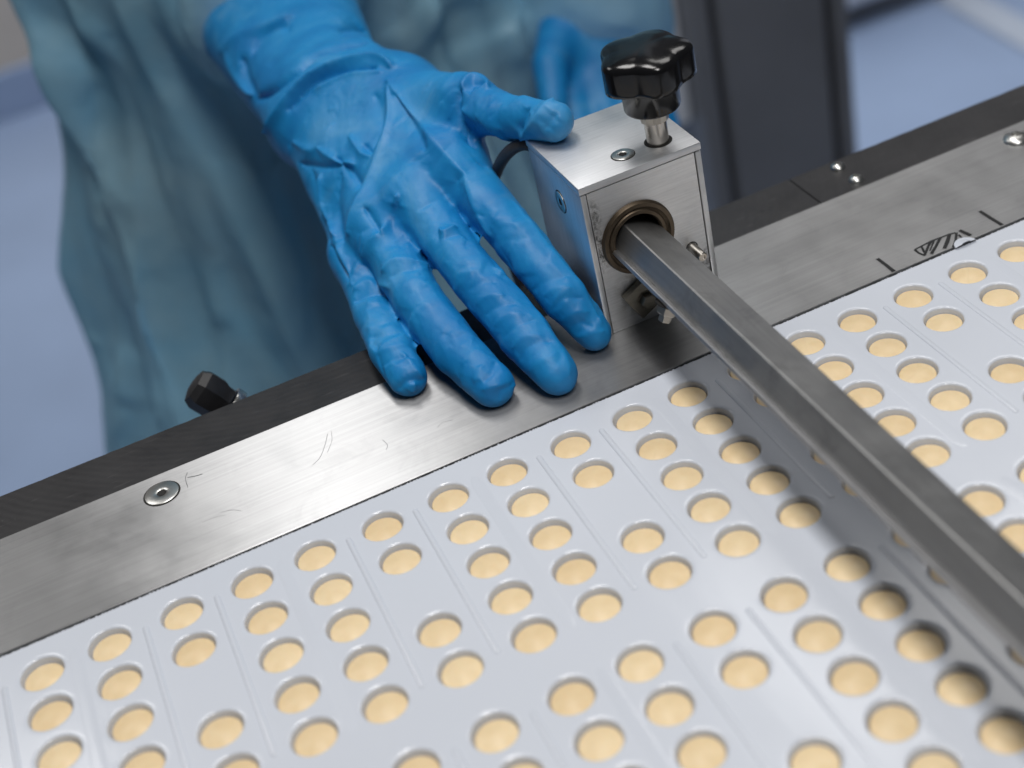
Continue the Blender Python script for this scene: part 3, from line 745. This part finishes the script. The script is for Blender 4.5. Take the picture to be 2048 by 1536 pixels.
def subdivide(verts, quads):
    e = np.concatenate([quads[:, [i, (i+1) % 4]] for i in range(4)])
    es = np.sort(e, 1); u, inv = np.unique(es, axis=0, return_inverse=True); inv = inv.ravel()
    nv = len(verts); nq = len(quads)
    em = verts[u].mean(1); fm = verts[quads].mean(1)
    V = np.concatenate([verts, em, fm])
    ei = (nv + inv).reshape(4, nq).T; fi = nv + len(u) + np.arange(nq)
    Q = np.concatenate([np.stack([quads[:, i], ei[:, i], fi, ei[:, (i+3) % 4]], 1) for i in range(4)])
    return V, Q
def relax(F, V, n=2):
    for _ in range(n):
        V = V - sdf_grad(F, V) * F(V)[:, None]
    return V

def glove_field(H):
    def F(P):
        d = None
        for a, b in H['palm']:
            c = cone(P, a[:3], b[:3], a[3], b[3]); d = c if d is None else smin(d, c, .022)
        for a, b in H['arm']:
            d = smin(d, cone(P, a[:3], b[:3], a[3], b[3]), .016)
        f = None
        for nm in ('index', 'middle', 'ring', 'pinky', 'thumb'):
            ch = H[nm]; g = None
            for a, b in zip(ch[:-1], ch[1:]):
                c = cone(P, a[:3], b[:3], a[3], b[3]); g = c if g is None else smin(g, c, .0012)
            f = g if f is None else smin(f, g, .0012)
        return smin(d, f, .011)
    return F

HAND = {'index': [(0.20316, 0.13141, 0.0477, 0.0105), (0.20799, 0.08119, 0.03388, 0.0091), (0.21244, 0.05365, 0.02051, 0.0083), (0.21776, 0.04393, 0.0072, 0.0065)], 'middle': [(0.18402, 0.12793, 0.03934, 0.0106), (0.18763, 0.07897, 0.02667, 0.0092), (0.19261, 0.04786, 0.01561, 0.0092), (0.19557, 0.02915, 0.0082, 0.0079)], 'ring': [(0.16822, 0.13213, 0.03039, 0.0106), (0.16603, 0.08857, 0.02072, 0.009300000000000001), (0.16968, 0.05994, 0.0123, 0.0092), (0.17377, 0.03718, 0.0082, 0.0079)], 'pinky': [(0.15722, 0.14188, 0.01702, 0.0105), (0.15163, 0.10565, 0.01205, 0.0085), (0.14942, 0.07879, 0.0103, 0.0085), (0.14933, 0.06248, 0.0076, 0.0072)], 'thumb': [(0.20452, 0.19565, 0.05011, 0.0125), (0.21685, 0.14486, 0.06499, 0.0108), (0.22433, 0.11399, 0.0668, 0.0083), (0.23343, 0.08626, 0.0725, 0.0073)], 'palm': [[(0.16874, 0.2295, 0.03804, 0.0115), (0.15827, 0.14368, 0.01638, 0.0085)], [(0.17958, 0.22638, 0.04316, 0.013), (0.16869, 0.13475, 0.02891, 0.0095)], [(0.17958, 0.22638, 0.04316, 0.013), (0.18457, 0.13055, 0.0379, 0.01)], [(0.19256, 0.22339, 0.04761, 0.013), (0.20345, 0.13421, 0.04638, 0.0095)], [(0.20452, 0.19565, 0.05011, 0.0125), (0.20476, 0.1389, 0.04453, 0.009)], [(0.19256, 0.22339, 0.04761, 0.0125), (0.20452, 0.19565, 0.05011, 0.0125)]], 'arm': [[(0.16657, 0.23019, 0.03809, 0.015), (0.17374, 0.36521, 0.03799, 0.025)], [(0.19256, 0.22339, 0.04761, 0.0145), (0.2045, 0.35135, 0.04864, 0.023)], [(0.17958, 0.22638, 0.04316, 0.016), (0.19092, 0.35845, 0.04421, 0.025)]]}
FOLDS = [([[0.14952, 0.22645, 0.04348], [0.15722, 0.2188, 0.0543], [0.172, 0.21572, 0.06435], [0.18643, 0.20978, 0.06833], [0.19849, 0.19874, 0.07045], [0.2016, 0.18618, 0.07005]], 0.00405, 0.004), ([[0.15187, 0.26202, 0.04433], [0.15849, 0.23995, 0.05638], [0.16844, 0.22974, 0.06443], [0.1803, 0.2309, 0.06887], [0.1916, 0.22479, 0.07021], [0.19999, 0.22033, 0.06877]], -0.00459, 0.0045), ([[0.199, 0.2536, 0.06509], [0.20632, 0.2625, 0.06229], [0.21304, 0.26846, 0.05526]], -0.00351, 0.004), ([[0.19645, 0.24398, 0.06654], [0.2018, 0.23665, 0.06582], [0.20253, 0.21263, 0.0686], [0.20217, 0.19107, 0.0706]], 0.00216, 0.0035), ([[0.15182, 0.32129, 0.04756], [0.1613, 0.30571, 0.05812], [0.17296, 0.29042, 0.064], [0.18324, 0.28477, 0.06708]], 0.00216, 0.007), ([[0.16108, 0.28457, 0.05704], [0.16868, 0.28721, 0.06174], [0.17805, 0.28234, 0.06558], [0.1785, 0.27449, 0.0653]], -0.00216, 0.005), ([[0.1558, 0.29106, 0.05247], [0.15311, 0.27552, 0.04786], [0.15253, 0.25756, 0.04579]], -0.0027, 0.006), ([[0.15285, 0.3117, 0.0491], [0.15133, 0.29696, 0.04488], [0.15175, 0.2693, 0.04439]], 0.00189, 0.004), ([[0.15997, 0.21426, 0.05504], [0.17334, 0.21224, 0.06386], [0.18473, 0.20546, 0.06706], [0.19584, 0.19137, 0.06964]], -0.00216, 0.0035), ([[0.17177, 0.20902, 0.06177], [0.18564, 0.20062, 0.06684], [0.19663, 0.18671, 0.06917]], 0.00135, 0.003), ([[0.1971, 0.17837, 0.06769], [0.19707, 0.15698, 0.06349], [0.19719, 0.13258, 0.06104], [0.19968, 0.11819, 0.05527], [0.20167, 0.1105, 0.05181]], 0.00207, 0.004), ([[0.19592, 0.17573, 0.06663], [0.18848, 0.15931, 0.05964], [0.17806, 0.1487, 0.05189], [0.16539, 0.13806, 0.04413], [0.15549, 0.13183, 0.0347]], 0.0023, 0.0045), ([[0.18993, 0.17797, 0.06426], [0.18643, 0.16253, 0.05912], [0.17856, 0.15599, 0.0536]], -0.00115, 0.006), ([[0.19671, 0.16832, 0.06542], [0.19546, 0.14453, 0.06047], [0.19333, 0.12994, 0.0588]], -0.00138, 0.006), ([[0.20167, 0.1105, 0.05181], [0.19924, 0.09905, 0.04589], [0.19875, 0.08521, 0.03814]], 0.00172, 0.0035), ([[0.19823, 0.11148, 0.05033], [0.18801, 0.10421, 0.04321], [0.18137, 0.09491, 0.03946]], -0.00103, 0.007), ([[0.16546, 0.1684, 0.04838], [0.16729, 0.15609, 0.04727], [0.16719, 0.14299, 0.04493]], -0.00253, 0.003), ([[0.16173, 0.18449, 0.04816], [0.16495, 0.16732, 0.04777], [0.16943, 0.1576, 0.04893]], 0.00172, 0.003), ([[0.15441, 0.19443, 0.03891], [0.15985, 0.17413, 0.04399], [0.16598, 0.16296, 0.04771]], -0.00172, 0.0026), ([[0.15597, 0.20497, 0.04446], [0.15885, 0.18969, 0.04579], [0.16305, 0.18367, 0.04929], [0.17011, 0.18542, 0.05487]], 0.00138, 0.003), ([[0.17396, 0.17105, 0.05415], [0.17411, 0.15856, 0.05173], [0.17625, 0.1524, 0.05163]], 0.00172, 0.0026), ([[0.17658, 0.16098, 0.05353], [0.17747, 0.15358, 0.05253]], -0.00138, 0.0026), ([[0.15567, 0.18485, 0.03993], [0.15256, 0.16689, 0.03082], [0.14869, 0.1459, 0.02675]], -0.00184, 0.005), ([[0.15779, 0.17404, 0.04121], [0.15325, 0.16409, 0.03185], [0.15111, 0.14322, 0.02967]], 0.00172, 0.004), ([[0.16326, 0.16059, 0.04497], [0.15691, 0.15251, 0.03578], [0.15256, 0.13622, 0.02992]], -0.00161, 0.005), ([[0.1639, 0.13067, 0.04314], [0.16454, 0.12142, 0.03977], [0.16445, 0.11628, 0.0373]], -0.00218, 0.003), ([[0.17587, 0.12156, 0.04745], [0.16493, 0.11722, 0.03789], [0.15646, 0.12246, 0.02616], [0.14999, 0.11994, 0.02252]], 0.0023, 0.004), ([[0.17482, 0.12004, 0.0455], [0.17008, 0.11677, 0.03845], [0.16974, 0.1071, 0.03462]], -0.00126, 0.007), ([[0.14997, 0.13741, 0.02783], [0.14975, 0.12557, 0.02357], [0.14806, 0.11699, 0.02104]], 0.00138, 0.004), ([[0.14802, 0.1422, 0.02626], [0.14812, 0.12994, 0.02331], [0.14816, 0.1189, 0.02128]], -0.00184, 0.004), ([[0.18378, 0.09846, 0.0416], [0.18402, 0.09519, 0.04066], [0.19016, 0.09662, 0.04044]], 0.00149, 0.0028), ([[0.18384, 0.0923, 0.03971], [0.18826, 0.092, 0.03983], [0.19184, 0.09199, 0.03833], [0.18859, 0.08478, 0.03778]], -0.00069, 0.003), ([[0.15913, 0.10286, 0.03006], [0.1651, 0.1012, 0.03335], [0.1712, 0.09752, 0.03136]], 0.00126, 0.0035), ([[0.16048, 0.09676, 0.03016], [0.16477, 0.09492, 0.03176], [0.16968, 0.09355, 0.03096]], -0.00069, 0.003), ([[0.1712, 0.09752, 0.03136], [0.17492, 0.0979, 0.02768]], 0.00138, 0.0024), ([[0.14788, 0.11322, 0.02055], [0.15437, 0.11257, 0.02192], [0.15804, 0.09549, 0.02689]], 0.00138, 0.003), ([[0.14594, 0.1088, 0.01864], [0.15203, 0.10618, 0.02098], [0.15772, 0.10478, 0.01843]], -0.00195, 0.003), ([[0.21389, 0.1349, 0.07411], [0.21015, 0.13179, 0.06842], [0.2106, 0.12758, 0.06156], [0.21166, 0.12273, 0.05531]], -0.00299, 0.003), ([[0.21539, 0.13472, 0.0748], [0.22074, 0.13915, 0.07533], [0.22372, 0.13527, 0.07449], [0.22268, 0.12636, 0.07525]], 0.0023, 0.0035), ([[0.21633, 0.12978, 0.07455], [0.21968, 0.13334, 0.0755], [0.22258, 0.12904, 0.07522]], -0.00161, 0.0026), ([[0.21159, 0.12834, 0.06922], [0.21424, 0.11843, 0.06742], [0.21841, 0.10608, 0.06728]], 0.00126, 0.004), ([[0.21042, 0.12894, 0.06587], [0.21361, 0.12381, 0.06074]], -0.00138, 0.003), ([[0.23508, 0.08889, 0.07917], [0.22655, 0.08634, 0.07555], [0.22309, 0.09822, 0.06464]], 0.00184, 0.003), ([[0.22664, 0.09353, 0.07716], [0.22312, 0.09414, 0.0726], [0.22234, 0.09592, 0.06818]], -0.00161, 0.003), ([[0.23245, 0.08114, 0.07761], [0.22772, 0.08184, 0.07355]], -0.00115, 0.004), ([[0.22101, 0.11944, 0.07499], [0.22654, 0.11308, 0.07536], [0.22945, 0.09991, 0.07759]], 0.00103, 0.005), ([[0.21264, 0.09077, 0.04425], [0.21352, 0.07628, 0.03993], [0.21588, 0.06003, 0.0314], [0.21821, 0.04855, 0.02432], [0.21975, 0.04077, 0.01323]], 0.001, 0.00255), ([[0.20304, 0.05913, 0.02533], [0.20882, 0.05485, 0.02994], [0.21474, 0.05348, 0.02927]], -0.0005, 0.00289), ([[0.20492, 0.05322, 0.02526], [0.20987, 0.05054, 0.02815], [0.21435, 0.04861, 0.02721]], 0.00056, 0.00289), ([[0.20546, 0.04871, 0.0214], [0.20989, 0.04695, 0.02525], [0.21569, 0.04597, 0.0232]], -0.00056, 0.00289), ([[0.20712, 0.04714, 0.0166], [0.21195, 0.04408, 0.01983], [0.21674, 0.04308, 0.01822]], 0.00062, 0.00272), ([[0.2088, 0.04519, 0.01261], [0.21249, 0.04214, 0.01577], [0.21564, 0.04021, 0.01358]], -0.00062, 0.00255), ([[0.2109, 0.04222, 0.01025], [0.21482, 0.03936, 0.01134], [0.21948, 0.03878, 0.01078]], 0.00056, 0.00255), ([[0.19833, 0.09554, 0.04306], [0.20253, 0.08594, 0.04346], [0.20901, 0.08238, 0.04368]], 0.00043, 0.0034), ([[0.1983, 0.08645, 0.03405], [0.20193, 0.07599, 0.03893], [0.20825, 0.0721, 0.03939]], -0.00037, 0.0034), ([[0.2066, 0.07731, 0.04233], [0.21259, 0.07853, 0.04164]], 0.0005, 0.00221), ([[0.19445, 0.07263, 0.03172], [0.19818, 0.06078, 0.02537], [0.19914, 0.04223, 0.02059], [0.19959, 0.02954, 0.0156], [0.19807, 0.02219, 0.01099]], 0.001, 0.00255), ([[0.18187, 0.06886, 0.02945], [0.18673, 0.0671, 0.03191], [0.19115, 0.06476, 0.03121]], -0.0005, 0.00272), ([[0.18196, 0.06339, 0.02627], [0.18683, 0.06061, 0.02928], [0.1911, 0.05782, 0.0289]], 0.00056, 0.00272), ([[0.18282, 0.05767, 0.02415], [0.18741, 0.05509, 0.02719], [0.19308, 0.053, 0.02702]], -0.00056, 0.00272), ([[0.18382, 0.05177, 0.02214], [0.18926, 0.04978, 0.02568], [0.19351, 0.04717, 0.02521]], 0.00062, 0.00272), ([[0.18451, 0.04597, 0.02026], [0.18974, 0.04408, 0.02384], [0.19609, 0.04385, 0.02349]], -0.00062, 0.00272), ([[0.18553, 0.04115, 0.01771], [0.19049, 0.03948, 0.02128], [0.1957, 0.03693, 0.02036]], 0.00062, 0.00255), ([[0.18599, 0.03698, 0.01445], [0.1908, 0.03601, 0.01952], [0.19744, 0.03429, 0.01866]], -0.00062, 0.00255), ([[0.18699, 0.03215, 0.01198], [0.19141, 0.02918, 0.016], [0.19789, 0.02701, 0.01547]], 0.00056, 0.00255), ([[0.17969, 0.08484, 0.03424], [0.18158, 0.07575, 0.03325], [0.18613, 0.0727, 0.03408]], 0.00043, 0.0034), ([[0.16612, 0.06121, 0.02175], [0.17336, 0.06432, 0.02198]], 0.0005, 0.00382), ([[0.16565, 0.05545, 0.01975], [0.17225, 0.05641, 0.02084]], -0.0005, 0.0034), ([[0.16755, 0.0452, 0.01695], [0.17447, 0.04699, 0.01818]], 0.00062, 0.00255), ([[0.16768, 0.03661, 0.01352], [0.17207, 0.03907, 0.0167]], 0.00087, 0.00221), ([[0.16992, 0.03379, 0.01421], [0.17425, 0.03491, 0.01575], [0.17744, 0.0397, 0.01561]], -0.00087, 0.00221), ([[0.16842, 0.0327, 0.01191], [0.17315, 0.03073, 0.01272], [0.18056, 0.03315, 0.00785]], 0.00074, 0.00221), ([[0.17241, 0.02949, 0.00704], [0.17429, 0.02961, 0.0104], [0.18006, 0.03252, 0.00924]], -0.00081, 0.00221), ([[0.16171, 0.08795, 0.02932], [0.16763, 0.08822, 0.0303], [0.1714, 0.08487, 0.02794]], 0.00043, 0.00425), ([[0.14447, 0.08964, 0.01718], [0.14959, 0.08331, 0.01911], [0.15667, 0.08528, 0.01602]], 0.00062, 0.00255), ([[0.14383, 0.08402, 0.01664], [0.14891, 0.07802, 0.01905], [0.15502, 0.07871, 0.01711]], -0.00074, 0.00255), ([[0.14331, 0.07421, 0.01527], [0.14835, 0.0714, 0.01713], [0.15391, 0.07115, 0.0157]], 0.00056, 0.00255), ([[0.14317, 0.06825, 0.01322], [0.14815, 0.06557, 0.01566], [0.15331, 0.06427, 0.01426]], -0.00062, 0.00255), ([[0.15093, 0.06708, 0.01597], [0.1523, 0.05909, 0.01322], [0.15382, 0.05711, 0.00927]], 0.00087, 0.00204), ([[0.14368, 0.05803, 0.00785], [0.14804, 0.05629, 0.01104], [0.15352, 0.05672, 0.00864]], -0.00099, 0.00238), ([[0.15008, 0.05557, 0.00949], [0.14808, 0.05557, 0.00599]], 0.00081, 0.00204)]
def vnormals(V, Q):
    n = np.cross(V[Q[:, 2]] - V[Q[:, 0]], V[Q[:, 3]] - V[Q[:, 1]]); N = np.zeros_like(V)
    for k in range(4):
        for a in range(3): N[:, a] += np.bincount(Q[:, k], n[:, a], len(V))
    return N / np.maximum(np.linalg.norm(N, axis=1, keepdims=True), 1e-12)
def smooth_mesh(V, Q, it, lam=0.5):
    e = np.concatenate([Q[:, [i, (i + 1) % 4]] for i in range(4)]); i0 = np.concatenate([e[:, 0], e[:, 1]]); i1 = np.concatenate([e[:, 1], e[:, 0]])
    deg = np.maximum(np.bincount(i0, minlength=len(V)), 1)
    for _ in range(it):
        S = np.stack([np.bincount(i0, V[i1, a], len(V)) for a in range(3)], 1)
        V = V + lam * (S / deg[:, None] - V)
    return V
def facet(V, N, count, amount, seed, stretch=None):
    """crumple: pull patches towards their mean planes"""
    g = np.random.default_rng(seed); S = V[g.integers(0, len(V), count)]
    tree = KDTree(count)
    for i, p in enumerate(S): tree.insert(p, i)
    tree.balance(); lab = np.array([tree.find(p)[1] for p in V])
    cnt = np.maximum(np.bincount(lab, minlength=count), 1)[:, None]
    c = np.stack([np.bincount(lab, V[:, k], count) for k in range(3)], 1) / cnt
    m = np.stack([np.bincount(lab, N[:, k], count) for k in range(3)], 1); m /= np.maximum(np.linalg.norm(m, axis=1, keepdims=True), 1e-9)
    d = ((V - c[lab]) * m[lab]).sum(1)
    return V - N * np.clip(d * amount, -0.0012, 0.0012)[:, None]
def apply_folds(V, N, folds):
    """crease lines with ridges and valleys; the film spans straight between neighbouring lines"""
    A = np.zeros(len(V)); B = np.ones(len(V))
    for pts, h, w in folds:
        P = np.array([tuple(p) for p in spline(pts, 4)]); lo = P.min(0) - 5 * w; hi = P.max(0) + 5 * w
        sel = np.where(((V > lo) & (V < hi)).all(1))[0]
        if not len(sel): continue
        X = V[sel]; bd = np.full(len(sel), 9.0); bt = np.zeros(len(sel)); ns = len(P) - 1
        for i in range(ns):
            t = seg_t(X, P[i], P[i + 1]); d = np.linalg.norm(X - (P[i] + t[:, None] * (P[i + 1] - P[i])), axis=1)
            m = d < bd; bd[m] = d[m]; bt[m] = (i + t[m]) / ns
        taper = np.clip(np.minimum(bt, 1 - bt) * 4, 0.1, 1)
        u = 0.8 * w / (bd + 0.05 * w)
        wt = np.where(bd < 5 * w, u ** 1.9, 0) * np.clip(5 - bd / w, 0, 1) * taper
        A[sel] += h * wt; B[sel] += wt
    return A / B
def diffuse(D, Q, it):
    e = np.concatenate([Q[:, [i, (i + 1) % 4]] for i in range(4)]); i0 = np.concatenate([e[:, 0], e[:, 1]]); i1 = np.concatenate([e[:, 1], e[:, 0]])
    deg = np.maximum(np.bincount(i0, minlength=len(D)), 1)
    for _ in range(it): D = 0.5 * D + 0.5 * np.bincount(i0, D[i1], len(D)) / deg
    return D
def hand_mesh(H, folds, cut_p, cut_n, step=0.0024, lo=None, hi=None, seed=3, sub=2, facets=300, fines=420):
    Fb = glove_field(H); cp = np.array(cut_p); cn = np.array(cut_n) / np.linalg.norm(cut_n)
    def F(P):
        d = Fb(P); s = (P - cp) @ cn
        d = d - 0.0009 * np.exp(-((s + 0.0012) / 0.0011) ** 2)
        return np.maximum(d, s)
    V, Q = surface_net(F, lo, hi, step)
    for k in range(sub):
        V, Q = subdivide(V, Q)
        if k == 0: V = relax(F, V, 1)
    V = smooth_mesh(V, Q, 3)
    N = vnormals(V, Q)
    V = facet(V, N, facets, 0.08, seed); V = smooth_mesh(V, Q, 6); N = vnormals(V, Q)
    D = np.empty(len(V)); ax = np.array([0.06, -0.80, -0.55]); ax /= np.linalg.norm(ax)
    S = V - 0.55 * (V @ ax)[:, None] * ax
    nz_ = mnoise.noise
    for i, p in enumerate(S):
        w = Vector(p); q1 = w * 62 + Vector((nz_(w * 40), nz_(w * 40 + Vector((9, 3, 1))), nz_(w * 40 + Vector((2, 7, 5))))) * 0.9
        D[i] = (1 - abs(nz_(q1))) ** 3 * 0.00018 + (1 - abs(nz_(q1 * 2.3))) ** 3 * 0.00012
    V = V + N * (D - D.mean())[:, None]; N = vnormals(V, Q)
    D = apply_folds(V, N, folds)
    # many fine short creases
    g = np.random.default_rng(seed + 9); fine = []
    for i in g.integers(0, len(V), fines):
        p, n_ = V[i], N[i]
        if n_[2] < -0.2: continue
        side = np.cross(ax, n_); side /= max(np.linalg.norm(side), 1e-9); a_ = g.normal(0.35, 0.45)
        d_ = np.cos(a_) * side + np.sin(a_) * ax; L = g.uniform(0.0025, 0.0065); bend = g.normal(0, 0.0008)
        fine.append(([tuple(p - d_ * L), tuple(p + ax * bend), tuple(p + d_ * L)], float(g.choice([-1, 1]) * g.uniform(0.00018, 0.00042)), float(g.uniform(0.0010, 0.0016))))
    V = V + N * (D + apply_folds(V, N, fine))[:, None]
    V[:, 2] = np.where(V[:, 2] < 0.00085, np.where(V[:, 1] < 0.0763, 0.00085, V[:, 2]), V[:, 2])
    return smooth_mesh(V, Q, 1), Q

GOWN_FOLDS = [([[0.09115, 0.46943, 0.05191], [0.10127, 0.45644, 0.03184], [0.10965, 0.44769, 0.00448], [0.11176, 0.44201, -0.05205], [0.1056, 0.43159, -0.12524], [0.11643, 0.41187, -0.19563]], 0.0126, 0.011), ([[0.12936, 0.43044, 0.00361], [0.12471, 0.43352, -0.05348], [0.11642, 0.42475, -0.12635]], 0.008399999999999998, 0.009), ([[0.07945, 0.48506, 0.02069], [0.06658, 0.50756, -0.03494]], 0.008399999999999998, 0.012), ([[0.09726, 0.46052, 0.01976], [0.08108, 0.474, -0.04363], [0.06799, 0.48641, -0.07502]], -0.0098, 0.01), ([[0.07777, 0.47022, -0.07507], [0.07835, 0.4546, -0.1255], [0.05752, 0.4545, -0.21042]], -0.0112, 0.014), ([[0.16081, 0.41886, -0.04484], [0.15515, 0.41046, -0.11395], [0.15105, 0.4008, -0.18159]], 0.008399999999999998, 0.012), ([[0.16555, 0.40401, -0.1369], [0.16475, 0.3994, -0.16778], [0.17384, 0.39437, -0.18843]], -0.008399999999999998, 0.014), ([[0.07771, 0.49106, 0.04679], [0.08392, 0.47813, 0.03068], [0.0921, 0.46463, 0.00468]], -0.0098, 0.009), ([[0.04035, 0.49492, -0.18584], [0.02997, 0.49612, -0.23243]], 0.0098, 0.012), ([[0.27834, 0.42055, -0.01795], [0.28976, 0.42498, -0.00453]], 0.0112, 0.012), ([[0.30765, 0.43176, -0.04826], [0.30848, 0.43336, -0.01983]], -0.0112, 0.014), ([[0.25847, 0.41546, -0.00315], [0.26791, 0.41725, -0.02901]], 0.008399999999999998, 0.01), ([[0.3383, 0.45253, -0.03944], [0.34109, 0.45076, -0.07028]], 0.0098, 0.01)]
ARM = HAND['arm']
cuff_c = np.mean([np.array(b[:3]) for a, b in ARM], 0); wrist_c = np.mean([np.array(a[:3]) for a, b in ARM], 0)
arm_dir = (cuff_c - wrist_c) / np.linalg.norm(cuff_c - wrist_c)
elbow = cuff_c + arm_dir * 0.16 + np.array([-0.02, 0.0, 0.0]); shoulder = np.array([0.075, 0.56, 0.40])
elbow2 = np.array([0.450, 0.50, 0.12]); shoulder2 = np.array([0.385, 0.56, 0.40])
wrist2 = np.array([0.393, 0.440, -0.050])
def flat(P):
    S = P.copy(); S[:, 1] = (S[:, 1] - 0.53) * 1.3 + 0.53; return S
def body_field(P):
    S = flat(P)
    d = smin(cone(S, (.22, .53, .36), (.22, .53, .05), .125, .115), cone(S, (.22, .53, .05), (.22, .53, -.12), .115, .135), .05)
    for x in (.145, .295):
        d = smin(d, cone(P, (x, .535, -.12), (x - .005, .54, -.50), .085, .058), .03)
        d = smin(d, cone(P, (x - .005, .54, -.50), (x, .56, -.84), .056, .042), .02)
        d = smin(d, cone(P, (x, .56, -.86), (x, .43, -.875), .034, .026), .02)
    for s, e, w in ((shoulder, elbow, wrist_c), (shoulder2, elbow2, wrist2)):
        d = smin(d, cone(P, s, e, .052, .040), .05); d = smin(d, cone(P, e, w, .034, .016), .02)
    d = smin(d, cone(P, (.22, .54, .42), (.225, .52, .54), .055, .052), .04)
    H = P.copy(); H[:, 1] = (H[:, 1] - .50) * 0.88 + .50
    d = smin(d, cone(H, (.228, .49, .64), (.228, .485, .58), .080, .058), .02)
    return d
def gown_field(P):
    S = flat(P)
    d = smin(cone(S, (.22, .53, .37), (.22, .53, .02), .140, .142), cone(S, (.22, .53, .02), (.207, .53, -.62), .142, .262), .04)
    d = smin(d, cone(P, shoulder, elbow, .068, .060), .05); d = smin(d, cone(P, elbow, cuff_c + arm_dir * 0.035, .066, .058), .03); d = smin(d, cone(P, cuff_c + arm_dir * 0.03, cuff_c - arm_dir * 0.03, .048, .018), .012)
    d = smin(d, cone(P, shoulder2, elbow2, .068, .060), .05); d = smin(d, cone(P, elbow2, wrist2 - (elbow2 - wrist2) * 0.02, .060, .038), .03)
    d = np.maximum(d, -.60 - P[:, 2]); d = np.maximum(d, P[:, 2] - .47)
    return d
# body: one continuous figure in dark clothing, mostly hidden by gown and gloves
V, Q = surface_net(body_field, (-0.10, 0.18, -0.92), (0.58, 0.76, 0.76), 0.013)
V = smooth_mesh(relax(body_field, V, 2), Q, 2)
person = link('person', np_mesh('person', V, Q), M['scrubs'], None, smooth=True)
tag(person, 'worker in translucent blue gown and blue gloves leaning over the rail', 'person')
# gown
V, Q = surface_net(gown_field, (-0.22, 0.15, -0.63), (0.64, 0.82, 0.50), 0.011)
for k in range(2):
    V, Q = subdivide(V, Q)
    if k == 0: V = relax(gown_field, V, 1)
V = smooth_mesh(V, Q, 3); N = vnormals(V, Q)
ang = np.arctan2(V[:, 1] - 0.53, V[:, 0] - 0.215); zz = V[:, 2]
low = np.clip((0.35 - zz) / 0.5, 0.15, 1)
V = V + N * ((0.022 * low * (0.6 - np.abs(np.sin(5.5 * ang + 2.5 * zz + 0.8 * np.sin(6 * zz)))) + 0.008 * low * (0.6 - np.abs(np.sin(12 * ang - 3 * zz + 1.2 * np.sin(4 * zz + ang)))) + 0.003 * np.sin(38 * zz + 6 * ang + 2 * np.sin(9 * ang)))[:, None])
N = vnormals(V, Q); V = V + N * diffuse(apply_folds(V, N, GOWN_FOLDS), Q, 3)[:, None]
N = vnormals(V, Q); V = facet(V, N, 500, 0.3, 5); V = smooth_mesh(V, Q, 3)
gown = link('gown', np_mesh('gown', V, Q), M['gown'], person, smooth=True)
# glove on the hand resting on the strip
V, Q = hand_mesh(HAND, FOLDS, cuff_c + arm_dir * 0.004, arm_dir, lo=(0.02, 0.015, -0.012), hi=(0.26, 0.42, 0.20))
link('glove', np_mesh('glove', V, Q), M['glove'], person, smooth=True)['label'] = 'crumpled blue nitrile glove with spread fingers on steel strip and box'
# other hand behind the box
w2 = wrist2
H2 = {'palm': [[(*w2, .021), (.372, .412, -.082, .015)], [(*w2, .021), (.396, .406, -.088, .015)], [(*w2, .021), (.414, .410, -.084, .013)]],
      'arm': [[(*w2, .024), (*(w2 + (elbow2 - w2) * 0.04), .026)]],
      'thumb': [(.380, .425, -.055, .014), (.360, .400, -.062, .011), (.350, .378, -.078, .009)],
      'index': [(.372, .412, -.082, .013), (.363, .380, -.100, .0098), (.366, .372, -.122, .0088), (.374, .385, -.130, .008)],
      'middle': [(.388, .408, -.086, .013), (.383, .374, -.104, .0100), (.386, .366, -.128, .009), (.392, .382, -.138, .008)],
      'ring': [(.402, .407, -.087, .013), (.401, .374, -.104, .0098), (.403, .367, -.127, .0088), (.407, .383, -.136, .008)],
      'pinky': [(.415, .410, -.084, .012), (.418, .382, -.098, .009), (.419, .374, -.116, .0082), (.421, .386, -.124, .0075)]}
d2 = elbow2 - w2
for k in ('thumb', 'index', 'middle', 'ring', 'pinky'): H2[k] = [(a - .016, b + .004, c + .004, r) for a, b, c, r in H2[k]]
H2['palm'] = [[s, (e[0] - .016, e[1] + .004, e[2] + .004, e[3])] for s, e in H2['palm']]
V, Q = hand_mesh(H2, [], w2 + d2 * 0.02, d2, step=0.004, lo=(0.30, 0.33, -0.17), hi=(0.50, 0.54, 0.10), sub=1, facets=200)
link('glove', np_mesh('glove', V, Q), M['glove'], person, smooth=True)['label'] = 'blurred blue glove on the other hand behind the box'
